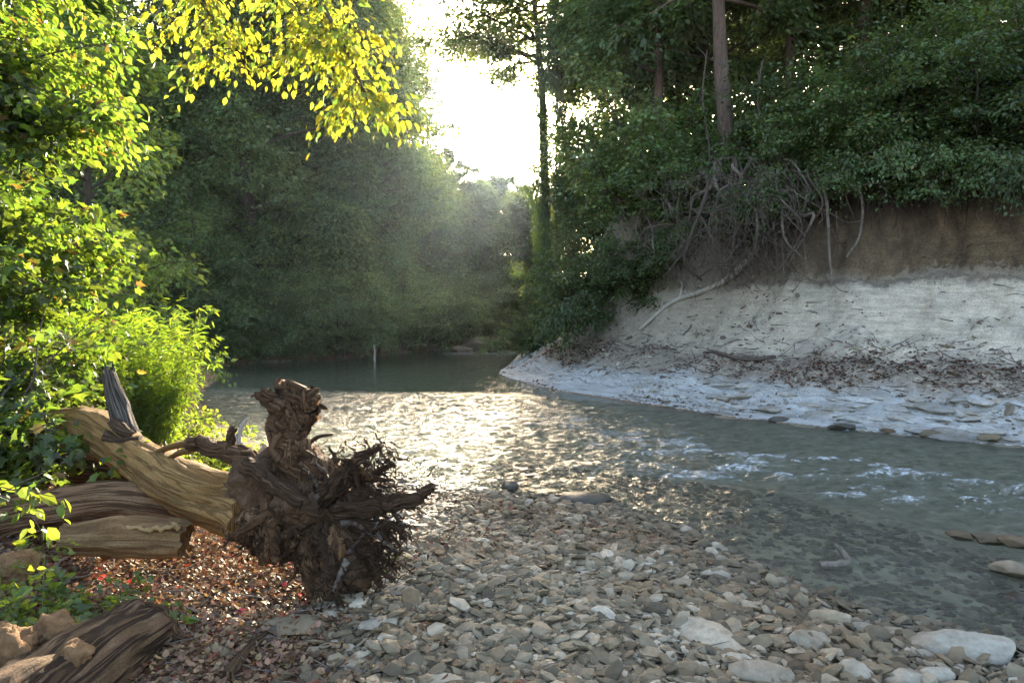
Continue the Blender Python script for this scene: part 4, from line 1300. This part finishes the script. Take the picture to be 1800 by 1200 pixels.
# heavy roots: (points as photo pixel + distance), radii
roots = [
    ('root', [(548, 880, 3.85), (520, 810, 3.86), (512, 755, 3.88), (515, 705, 3.9), (497, 672, 3.92)], 0.135, 0.045, 'root', 0.105),
    ('root', [(512, 775, 3.84), (500, 735, 3.84), (480, 705, 3.84), (457, 690, 3.85)], 0.075, 0.034, 'root', None),
    ('root', [(520, 770, 3.9), (535, 735, 3.9), (548, 712, 3.9), (540, 695, 3.92)], 0.07, 0.05, 'root', None),
    ('root', [(545, 880, 3.8), (480, 845, 3.86), (420, 800, 3.95), (375, 785, 4.02), (335, 776, 4.08)], 0.07, 0.045, 'root', 0.06),
    ('root', [(392, 800, 3.98), (404, 778, 3.98), (408, 752, 3.98)], 0.034, 0.022, 'root', None),
    ('root', [(430, 815, 3.72), (480, 850, 3.66), (530, 885, 3.62), (560, 898, 3.6)], 0.045, 0.03, 'root_dark', None),
    ('root', [(600, 895, 3.72), (650, 890, 3.62), (700, 882, 3.56), (740, 872, 3.53), (760, 853, 3.52)], 0.055, 0.018, 'root_dark', 0.042),
    ('root', [(560, 900, 3.8), (585, 855, 3.72), (625, 810, 3.68), (668, 785, 3.66)], 0.06, 0.016, 'root_dark', None),
    ('root', [(560, 900, 3.8), (612, 845, 3.7), (650, 838, 3.66), (690, 812, 3.62)], 0.045, 0.012, 'root_dark', None),
    ('root', [(550, 900, 3.8), (520, 900, 3.68), (488, 905, 3.64), (482, 945, 3.62), (486, 985, 3.62)], 0.05, 0.028, 'root', 0.042),
    ('root', [(540, 900, 3.76), (470, 905, 3.66), (430, 930, 3.62), (398, 948, 3.62)], 0.042, 0.012, 'root', None),
    ('root', [(560, 910, 3.78), (575, 960, 3.66), (590, 1010, 3.6), (600, 1060, 3.58)], 0.07, 0.03, 'root_dark', None),
    ('root', [(570, 905, 3.78), (620, 945, 3.66), (655, 985, 3.6), (668, 1030, 3.58)], 0.055, 0.018, 'root_dark', None),
    ('root', [(560, 920, 3.76), (540, 970, 3.66), (548, 1030, 3.6), (556, 1088, 3.58)], 0.06, 0.022, 'root', None),
    ('root', [(575, 900, 3.78), (640, 925, 3.64), (690, 925, 3.58), (712, 950, 3.56)], 0.045, 0.01, 'root_dark', None),
    ('root', [(610, 985, 3.55), (596, 1015, 3.54), (586, 1040, 3.53)], 0.018, 0.010, 'dead', None),
    ('root', [(430, 800, 4.05), (420, 770, 4.1), (428, 745, 4.12), (436, 735, 4.12)], 0.02, 0.008, 'pale_stick', None),
    ('root', [(440, 830, 4.05), (418, 800, 4.1), (408, 785, 4.12)], 0.018, 0.008, 'pale_stick', None),
    ('root', [(445, 830, 4.1), (455, 800, 4.12), (468, 780, 4.12)], 0.02, 0.008, 'pale_stick', None)]
heavy = []
for i, (nm, pts, r0, r1, m, mid) in enumerate(roots):
    heavy.append(root_bundle(heavy[0] if i in (1, 2) else heavy[3] if i == 4 else fallen, [W(at(*p_)) for p_ in pts], r0, r1, m, 20 + i, mid))
# dirt still packed between the roots
for i, (px, py, Y, s_) in enumerate([(540, 850, 3.92, 0.17), (585, 905, 3.88, 0.19), (535, 925, 3.84, 0.15), (600, 965, 3.76, 0.15), (590, 1035, 3.68, 0.13),
                                     (640, 880, 3.74, 0.09), (490, 950, 3.76, 0.11), (470, 870, 3.95, 0.17), (625, 1005, 3.66, 0.10),
                                     (462, 910, 3.86, 0.13), (480, 830, 3.92, 0.13), (448, 850, 3.9, 0.15), (440, 905, 3.92, 0.13), (520, 890, 3.74, 0.12)]):
    mb = MB()
    v, f = ICO[3]
    d = fbm(v[:, 0] * 2 + i * 3, v[:, 1] * 2, v[:, 2] * 2, 4) * 0.25 + fbm(v[:, 0] * 9 + i, v[:, 1] * 9, v[:, 2] * 9, 2) * 0.10
    mb.add(v * (1 + d)[:, None] * s_ + W(at(px, py, Y)), f)
    mb.build('soil_clump', M['soil_dark' if i % 3 else 'root'], fallen)
# the hairy mat of fine roots
mb = MB()
r = np.random.default_rng(77)
blobs = [(645, 812, 3.66, 62, 40, 330), (672, 800, 3.64, 30, 30, 90), (650, 860, 3.64, 60, 34, 240), (650, 950, 3.62, 48, 45, 420), (680, 985, 3.6, 30, 34, 200), (600, 1030, 3.62, 45, 40, 340),
         (510, 800, 3.82, 34, 45, 190), (560, 850, 3.76, 40, 40, 240), (450, 950, 3.68, 40, 34, 220), (520, 960, 3.66, 40, 40, 260), (560, 1075, 3.62, 40, 20, 200), (700, 930, 3.58, 25, 30, 120)]
cen0 = at(565, 885, 3.82)
for px, py, Y, sx, sy, n_ in blobs:
    for k in range(n_):
        p0 = at(px + r.normal(0, sx * 0.55), py + r.normal(0, sy * 0.55), Y + r.normal(0, 0.09))
        out = nrm(p0 - cen0) * 0.25 + r.normal(0, 0.75, 3)
        L = r.uniform(0.03, 0.09)
        if k % 5 < 2:
            continue
        q = path(r, p0 + OFF, out, L, 4, 0.4, -0.03)
        a = r.uniform(0.0016, 0.0062)
        tube(mb, q, np.linspace(a, a * 0.35, 5), 3, cap=False)
tag(mb.build('fine_roots', M['root_dark'], fallen), kind='stuff')
for k in range(84):
    px, py, Y, sx, sy, n_ = blobs[k % len(blobs)]
    p0 = at(px + r.normal(0, sx * 0.5), py + r.normal(0, sy * 0.5), Y + r.normal(0, 0.05))
    q = path(r, p0 * 0.75 + cen0 * 0.25 + OFF, nrm(p0 - cen0) * 0.4 + r.normal(0, 0.7, 3), r.uniform(0.10, 0.22), 7, 0.30, -0.05)
    a = r.uniform(0.008, 0.022)
    mb = MB()
    tube(mb, catmull(q, 16), np.linspace(a, a * 0.3, 16), 7, 0.25, 16, k)
    mb.build('root', M[('root_dark', 'root', 'root_dark', 'dead_dark')[k % 4]], fallen)

# ------------------------------------------------------------------ logs on the left bank
def log(name, label, cat, pts, r0, r1, m, seed, rough=0.14, jag=0.06, hollow=None, n=90, sides=40, mid=None):
    mb = MB()
    pp = catmull([np.array(p_) for p_ in pts], n)
    base = pp.mean(0)
    base[2] = z1(base[0], base[1])
    t = np.linspace(0, 1, n)
    rr = np.interp(t, [0, 0.5, 1], [r0, (r0 + r1) / 2 if mid is None else mid, r1])
    tube(mb, pp - base, rr, sides, rough, 6.0, seed, True, jag, groove=0.10)
    o = thing(name, label, cat, base)
    mb.build('trunk', M[m], o)
    return o, base


log('log', 'long dark half buried log behind the fallen trunk at the left edge', 'log',
    [at(-80, 822, 5.2), at(60, 826, 5.1), at(210, 830, 5.0), at(300, 850, 4.9)], 0.11, 0.085, 'rotten_dark', 31)
log('log', 'reddish brown log lying under the fallen trunk', 'log',
    [at(-60, 925, 4.25), at(120, 890, 4.3), at(220, 880, 4.35), at(335, 900, 4.4)], 0.13, 0.11, 'rotten', 32, 0.12)
hl, hb = log('log', 'short rotten log with a broken open hollow on its top', 'log',
             [at(112, 948, 3.92), at(180, 945, 3.94), at(250, 945, 3.96), at(328, 950, 3.98)], 0.085, 0.10, 'rotten_soft', 33, 0.16, 0.05, mid=0.118)
# splintered pale rim of the hollow
c0 = at(272, 925, 3.9)
mb = MB()
ra = np.linspace(0, 2 * np.pi, 49)
rk = 1 + 0.22 * fbm(np.cos(ra) * 2.5, np.sin(ra) * 2.5, 3.3, 3)
ring = np.stack([np.cos(ra) * 0.125 * rk, np.sin(ra) * 0.055 * rk, 0.012 * fbm(np.cos(ra) * 4, np.sin(ra) * 4, 1.0, 2)], 1) + (c0 - hb)
tube(mb, ring, 0.011 * (1 + 0.5 * fbm(np.cos(ra) * 7, np.sin(ra) * 7, 9.0, 2)), 7, 0.3, 30, 2, cap=False)
rim_mb = mb
mb = MB()
v, f = ICO[2]
mb.add(v * [0.115, 0.045, 0.02] + (c0 - hb) - [0, 0, 0.0], f)
hol = mb.build('hollow', M['soil'], hl)
rim_mb.build('splintered_rim', M['debarked'], hol)

stump, sb_ = log('log', 'big weathered sawn log running out of the frame at lower left', 'log',
                 [at(245, 1128, 3.22), at(170, 1175, 2.95), at(60, 1260, 2.62), at(-60, 1340, 2.35)], 0.175, 0.20, 'rotten_dark', 34, 0.13, 0.0)
e0 = at(245, 1128, 3.22)
dirn = nrm(at(245, 1128, 3.22) - at(170, 1175, 2.95))
mb = MB()
ang = np.linspace(0, 2 * np.pi, 40, endpoint=False)
uu = nrm(np.cross(dirn, [0, 0, 1.0]))
vv_ = np.cross(uu, dirn)
ra = np.linspace(0, 2 * np.pi, 61)
rk = 0.172 * (1 + 0.05 * fbm(np.cos(ra) * 3, np.sin(ra) * 3, 5.3, 3))
ring = e0 + np.outer(np.cos(ra) * rk, uu) + np.outer(np.sin(ra) * rk, vv_) + np.outer(0.025 * fbm(np.cos(ra) * 5, np.sin(ra) * 5, 2.0, 3), dirn) - sb_
tube(mb, ring, 0.013 * (1 + 0.5 * fbm(np.cos(ra) * 7, np.sin(ra) * 7, 9.0, 2)), 7, 0.3, 30, 2, cap=False)
mb.build('splintered_rim', M['rotten'], stump)
log('log', 'low strip of rotten wood on the litter right of the sawn log', 'log', [at(400, 1190, 2.85), at(440, 1140, 3.1), at(490, 1100, 3.35)], 0.028, 0.02, 'rotten_dark', 36, 0.25, 0.04, n=20, sides=10)

for i, (px, py, Y, s_, lab) in enumerate([
        (92, 1118, 2.95, 0.085, 'round clod of orange soil resting against the sawn log'),
        (15, 1135, 2.8, 0.10, 'crumbled sunlit soil clod at the lower left corner'),
        (130, 1150, 2.75, 0.06, 'small broken clod between the round clod and the log'),
        (30, 1000, 3.5, 0.09, 'earthy clod behind the low herb at the left edge')]):
    mb = MB()
    v, f = ICO[3]
    d = fbm(v[:, 0] * 1.6 + i * 3, v[:, 1] * 1.6, v[:, 2] * 1.6, 4) * 0.3 + fbm(v[:, 0] * 8 + i, v[:, 1] * 8, v[:, 2] * 8, 3) * 0.10
    p_ = at(px, py, Y)
    mb.add(v * (1 + d)[:, None] * s_ * [1, 1, 0.85], f)
    o = mb.build('soil_clod', M['soil'])
    o.location = (p_[0], p_[1], max(p_[2], z1(p_[0], p_[1]) + s_ * 0.3))
    tag(o, lab, 'clod')

# ------------------------------------------------------------------ leaf litter and twigs
def litter(name, n, x0, x1, y0, y1, size, m, accept, parent, lift=0.012):
    x, y = rng.uniform(x0, x1, n), rng.uniform(y0, y1, n)
    g = land(x, y)
    k = accept(x, y, g) & ~g['wat']
    x, y, z = x[k], y[k], g['z'][k]
    n = len(x)
    mb = MB()
    a = rng.uniform(0, 2 * np.pi, n)
    put_leaves(mb, T_CURL, np.stack([x, y, z + rng.uniform(0, lift, n)], 1), np.stack([np.cos(a), np.sin(a), rng.normal(0.05, 0.25, n)], 1),
               nrm(np.array([0, 0, 1.0]) + rng.normal(0, 0.4, (n, 3))), size * rng.uniform(0.5, 1.3, n))
    return tag(mb.build(name, M[m], parent, smooth=False), kind='stuff')


litter('leaf_litter', 60000, -3.8, -0.3, 2.1, 6.5, 0.032, 'litter', lambda x, y, g: (g['lb'] > rng.uniform(0.15, 0.9, len(x))), bar, 0.03)
litter('leaf_litter', 5200, -1.4, 2.2, 2.1, 6.6, 0.036, 'litter', lambda x, y, g: (g['dl'] > 0.3) & (fbm(x * 1.2, y * 1.2, 3, 2) > -0.1 + 0.35 * x), bar, 0.05)
litter('red_leaf_litter', 700, -2.9, -0.9, 2.3, 4.4, 0.036, 'litter_red', lambda x, y, g: (g['lb'] > 0.5) & ((np.exp(-((x + 1.95) / 0.35) ** 2 - ((y - 3.75) / 0.22) ** 2) > rng.uniform(0, 1, len(x))) | (fbm(x * 1.8, y * 1.8, 8, 2) > 0.42)), bar, 0.05)
litter('bank_leaf_litter', 90000, -1, 11, 7, 20, 0.055, 'bank_litter',
       lambda x, y, g: g['onr'] & (g['u'] > 1.75) & (g['u'] < 3.25) & (fbm(x * 0.9, y * 0.9, 5, 4) * 0.9 + 0.35 - np.abs(g['u'] - 2.5) > rng.uniform(0, 0.5, len(x))), bank, 0.02)
litter('bank_leaf_litter', 26000, -1, 11, 7, 20, 0.055, 'bank_litter',
       lambda x, y, g: g['onr'] & (g['u'] > 0.9) & (g['u'] < 5.3) & (fbm(x * 1.3, y * 1.3, 9, 3) > 0.6), bank, 0.02)
mb = MB()
for k in range(1500):
    x, y = random.uniform(-2.9, 0.8), random.uniform(2.2, 5.8)
    if x > -0.7 and random.random() < 0.75:
        continue
    z = z1(x, y)
    a = random.uniform(0, 6.3)
    q = path(rng, (x, y, z + 0.012), (math.cos(a), math.sin(a), random.uniform(-0.05, 0.15)), random.uniform(0.05, 0.26), 4, 0.15)
    tw = random.uniform(0.002, 0.006)
    tube(mb, q, np.linspace(tw, tw * 0.4, 5), 4, cap=False)
tag(mb.build('twig_litter', M['dead'], bar), kind='stuff')

# ------------------------------------------------------------------ dead wood on the right bank
def bank_pt(px, u, dz=0.0):
    Y = along_bank(px, u)
    x = X(px, Y)
    return np.array([x, Y, z1(x, Y) + dz])


def bare_branch(name, label, pts, r0, r1, m, twigs=0, seed=1, cat='branch'):
    pp = catmull(pts, 20)
    base = pp[0].copy()
    o = thing(name, label, cat, base)
    mb = MB()
    tube(mb, pp - base, np.linspace(r0, r1, 20), 8, 0.15, 5, seed, True, 0.02)
    mb.build('branch', M[m], o)
    rr_ = np.random.default_rng(seed)
    for k in range(twigs):
        i = rr_.integers(5, 19)
        q = path(rr_, pp[i] - base, nrm(pp[i] - pp[i - 1]) + rr_.normal(0, 0.7, 3), rr_.uniform(0.3, 0.8), 5, 0.2)
        mb = MB()
        tube(mb, q, np.linspace(r1 * 0.8, r1 * 0.25, 6), 5, cap=False)
        mb.build('twig', M[m], o)
    return o


bare_branch('fallen_branch', 'long pale bare branch sloping down across the top of the chalk bank',
            [bank_pt(1125, 3.5, 0.06), bank_pt(1180, 4.0, 0.08), bank_pt(1230, 4.3, 0.12), bank_pt(1280, 4.6, 0.2), bank_pt(1325, 4.8, 0.3)], 0.04, 0.075, 'pale_stick', 2, 3)
bare_branch('fallen_branch', 'short curved grey branch lying on the leaf strewn bank shelf',
            [bank_pt(1238, 2.95, 0.03), bank_pt(1262, 2.6, 0.02), bank_pt(1310, 2.48, 0.02), bank_pt(1362, 2.62, 0.02)], 0.03, 0.045, 'dead_dark', 0, 4)
bare_branch('fallen_branch', 'crooked stick poking from the chalk slope below the pale branch',
            [bank_pt(1200, 3.3, 0.02), bank_pt(1212, 3.45, 0.10), bank_pt(1216, 3.6, 0.10)], 0.02, 0.012, 'dead_dark', 0, 5)
bare_branch('driftwood', 'twisted pale driftwood stick lying in the shallow water at right',
            [at(1442, 994, 4.72), at(1475, 992, 4.70), at(1490, 985, 4.72), at(1478, 966, 4.76), at(1470, 958, 4.78)], 0.034, 0.014, 'dead', 0, 6, 'driftwood')
bare_branch('stick', 'thin upright stick standing in the far pool', [at(658, 634, 25.5), at(659, 620, 25.5), at(657, 606, 25.5)], 0.04, 0.02, 'pale_stick', 0, 7, 'stick')
bare_branch('leaning_branch', 'bare grey branch leaning up into the leaves above the clay overhang',
            [bank_pt(1545, 6.1, 0.2), bank_pt(1545, 6.1, 0.2) + [0.4, 0.2, 0.9], bank_pt(1545, 6.1, 0.2) + [0.95, 0.3, 1.7], bank_pt(1545, 6.1, 0.2) + [1.25, 0.3, 2.5]], 0.06, 0.02, 'dead', 3, 8)
bare_branch('leaning_branch', 'arched bare grey limb above the left end of the overhang',
            [bank_pt(1600, 6.0, 0.6), bank_pt(1590, 6.0, 1.2), bank_pt(1565, 6.0, 1.0), bank_pt(1545, 5.9, 0.3)], 0.035, 0.018, 'dead', 2, 9)

slab_me = []
for i in range(8):
    mb = MB()
    v, f = stone_shape(700 + i, 2, 0.30, 10, 1.7, 0.12)
    mb.add(v, f)
    slab_me.append(mb.mesh('ledge_stone', M['ledge_stone'], smooth=False))
rs = np.random.default_rng(17)
for k in range(120):
    px, u_ = rs.uniform(1240, 1870), rs.uniform(0.05, 1.7) ** 1.0
    if px < 1420 and rs.uniform() < 0.6:
        continue
    p_ = bank_pt(px, u_)
    link('ledge_stone', slab_me[k % 8], bank, p_ + [0, 0, -0.02], (rs.normal(0, 0.08), rs.normal(0, 0.08), -1.03 + rs.normal(0, 0.4)), rs.uniform(0.08, 0.24))

mb = MB()
x, y = rng.uniform(-1, 11, 60000), rng.uniform(7, 22, 60000)
g = land(x, y)
k = g['onr'] & (g['u'] > 0.1) & (g['u'] < 5.2) & (fbm(x * 0.8, y * 0.8, 12.0, 4) + 0.5 * np.exp(-((g['u'] - 2.4) / 0.8) ** 2) > rng.uniform(-0.1, 1.3, 60000))
p = np.stack([x, y, g['z']], 1)[k]
s = np.clip(rng.lognormal(math.log(0.016), 0.6, len(p)), 0.007, 0.08)
scatter(mb, shard_shapes, p, s, rand_rot(len(p), 0.4, rng))
tag(mb.build('bank_rubble', M['rubble'], bank, smooth=False), kind='stuff')
mb = MB()
for k in range(420):
    px, u_ = rs.uniform(930, 1850), rs.uniform(1.6, 3.3) if k % 4 else rs.uniform(3.3, 5.0)
    p_ = bank_pt(px, u_, 0.015)
    a = rs.uniform(0, 6.28)
    q = path(rs, p_, (math.cos(a), math.sin(a), 0.05), rs.uniform(0.12, 0.5), 4, 0.2)
    tube(mb, q, np.linspace(0.009, 0.003, 5), 4, cap=False)
tag(mb.build('bank_twigs', M['dead_dark'], bank), kind='stuff')
tang = thing('root_tangle', 'tangle of bare grey roots and vines hanging over the lip of the bank', 'roots', bank_pt(1300, 5.0))
TO = -np.array(tang.location)
rt = np.random.default_rng(91)
for k in range(58):
    px = rt.uniform(1150, 1430)
    top = bank_pt(px + rt.normal(0, 25), 5.7, rt.uniform(0.1, 0.9)) + [0, -0.5, 0]
    low = bank_pt(px + rt.normal(0, 55), rt.uniform(4.5, 5.0), rt.uniform(0.0, 0.35)) + [0, -0.5, 0]
    m1 = top * 0.65 + low * 0.35 + rt.normal(0, 0.25, 3) + [0, -0.6, 0]
    m2 = top * 0.3 + low * 0.7 + rt.normal(0, 0.28, 3) + [0, -0.6, 0]
    mb = MB()
    r0 = rt.uniform(0.018, 0.055)
    tube(mb, catmull([top, m1, m2, low], 16) + TO, np.linspace(r0, r0 * 0.45, 16), 7, 0.15, 5, k)
    mb.build('root', M[('dead', 'dead', 'dead_dark')[k % 3]], tang)
mb = MB()
for k in range(1500):
    px = rt.normal(1300, 80)
    if k % 2:
        continue
    Yq = 14.6 + rt.normal(0, 0.5) - (px - 1290) * 0.004
    p0 = at(px, rt.uniform(300, 480) , Yq)
    q = path(rt, p0 + TO, rt.normal(0, 1, 3) + [0, 0, -0.5], rt.uniform(0.3, 0.9), 5, 0.35, -0.1)
    a = rt.uniform(0.004, 0.011)
    tube(mb, q, np.linspace(a, a * 0.4, 6), 3, cap=False)
tag(mb.build('fine_roots', M['dead_dark'], tang), kind='stuff')
# sod lip that overhangs the clay cut
rows = []
lx = np.arange(1380, 1960, 8.0)
for q_ in lx:
    Yq = along_bank(q_, 5.45)
    rows.append((X(q_, Yq), Yq))
rows = np.array(rows)
for _ in range(4):
    rows[1:-1] = (rows[:-2] + rows[1:-1] * 2 + rows[2:]) / 4
tn = nrm(np.gradient(rows, axis=0))
nn = np.stack([-tn[:, 1], tn[:, 0]], 1)
nn *= np.where((nn @ np.array([-0.86, -0.51])) > 0, 1, -1)[:, None]          # towards the creek
k_ = np.arange(len(rows))
reach = 0.42 + 0.22 * fbm(k_ * 0.21, 0.0, 0.0, 3) + 0.1 * fbm(k_ * 0.9, 3.0, 0.0, 2)
reach *= sstep(0, 8, k_)
zz = zat(rows[:, 0], rows[:, 1])
zz = np.convolve(np.pad(zz, 4, mode='edge'), np.ones(9) / 9, 'valid')
prof = [(-0.7, 0.25), (-0.2, 0.30), (0.3, 0.26), (0.75, 0.16), (1.0, 0.02), (0.92, -0.14), (0.5, -0.16), (0.0, -0.25), (-0.6, -0.5)]
vs = np.stack([np.stack([rows[:, 0] + nn[:, 0] * reach * a, rows[:, 1] + nn[:, 1] * reach * a, zz + b_ + 0.06 * fbm(k_ * 0.5, a * 3, 2.0, 3)], 1) for a, b_ in prof], 1)
m_ = len(prof)
i_ = np.arange(len(rows) - 1)[:, None] * m_
j_ = np.arange(m_ - 1)[None]
ff = np.stack([i_ + j_, i_ + j_ + 1, i_ + m_ + j_ + 1, i_ + m_ + j_], -1).reshape(-1, 4)
mb = MB()
mb.add(vs.reshape(-1, 3), ff)
mb.build('turf_overhang', M['soil_dark'], bank)
# thin vines hanging along the wooded bank and roots out of the clay overhang
vine_label = ['hanging vine left of the reddish trunk', 'hanging vine close to the reddish trunk', 'thin vine dangling right of the reddish trunk']
for k, (px, u_, hgt) in enumerate([(1235, 5.4, 3.6), (1262, 5.3, 3.2), (1330, 5.4, 3.0)]):
    b = bank_pt(px, u_, 0.0) + [0, -0.3, 0]
    bare_branch('vine', vine_label[k], [b + [0, 0, 0.1], b + [0.08, 0, hgt * 0.35], b + [-0.06, 0.05, hgt * 0.7], b + [0.05, 0.1, hgt]], 0.022, 0.014, 'dead_dark', 3, 40 + k, 'vine')
mb = MB()
for k in range(1100):
    px = rt.uniform(1400, 1880)
    if k == 0:
        tab = [(q_, along_bank(q_, 5.4)) for q_ in range(1400, 1890, 20)]
        tx, ty = np.array([a for a, _ in tab]), np.array([b_ for _, b_ in tab])
    Yq = float(np.interp(px, tx, ty)) - 0.15 + rt.normal(0, 0.08)
    x = X(px, Yq)
    q = path(rt, (x, Yq, 4.1 + rt.normal(0, 0.15)), (rt.normal(0, 0.2), -0.4, -0.6), rt.uniform(0.25, 1.0), 6, 0.16, -0.22)
    a = rt.uniform(0.003, 0.010)
    tube(mb, q, np.linspace(a, a * 0.4, 7), 3, cap=False)
hang = mb.build('hanging_roots', M['dead_dark'])
tag(hang, 'fringe of thin roots hanging from the clay overhang', 'roots', kind='stuff')

# ------------------------------------------------------------------ haze in the low sun
mb = MB()
x0, x1, y0, y1, z0, zt = -60, 60, -12, 110, -2.0, 27.0
mb.add([(x0, y0, z0), (x1, y0, z0), (x1, y1, z0), (x0, y1, z0), (x0, y0, zt), (x1, y0, zt), (x1, y1, zt), (x0, y1, zt)],
       [(3, 2, 1, 0), (4, 5, 6, 7), (0, 1, 5, 4), (1, 2, 6, 5), (2, 3, 7, 6), (3, 0, 4, 7)])
hm, hnt, hout = mat('haze_air')
vol = N(hnt, 'VolumePrincipled', ins={'Color': (0.68, 0.84, 1.0, 1), 'Density': 0.00018, 'Anisotropy': 0.80})
hnt.links.new(vol.outputs[0], hout.inputs['Volume'])
tag(mb.build('haze', hm, smooth=False), kind='stuff')
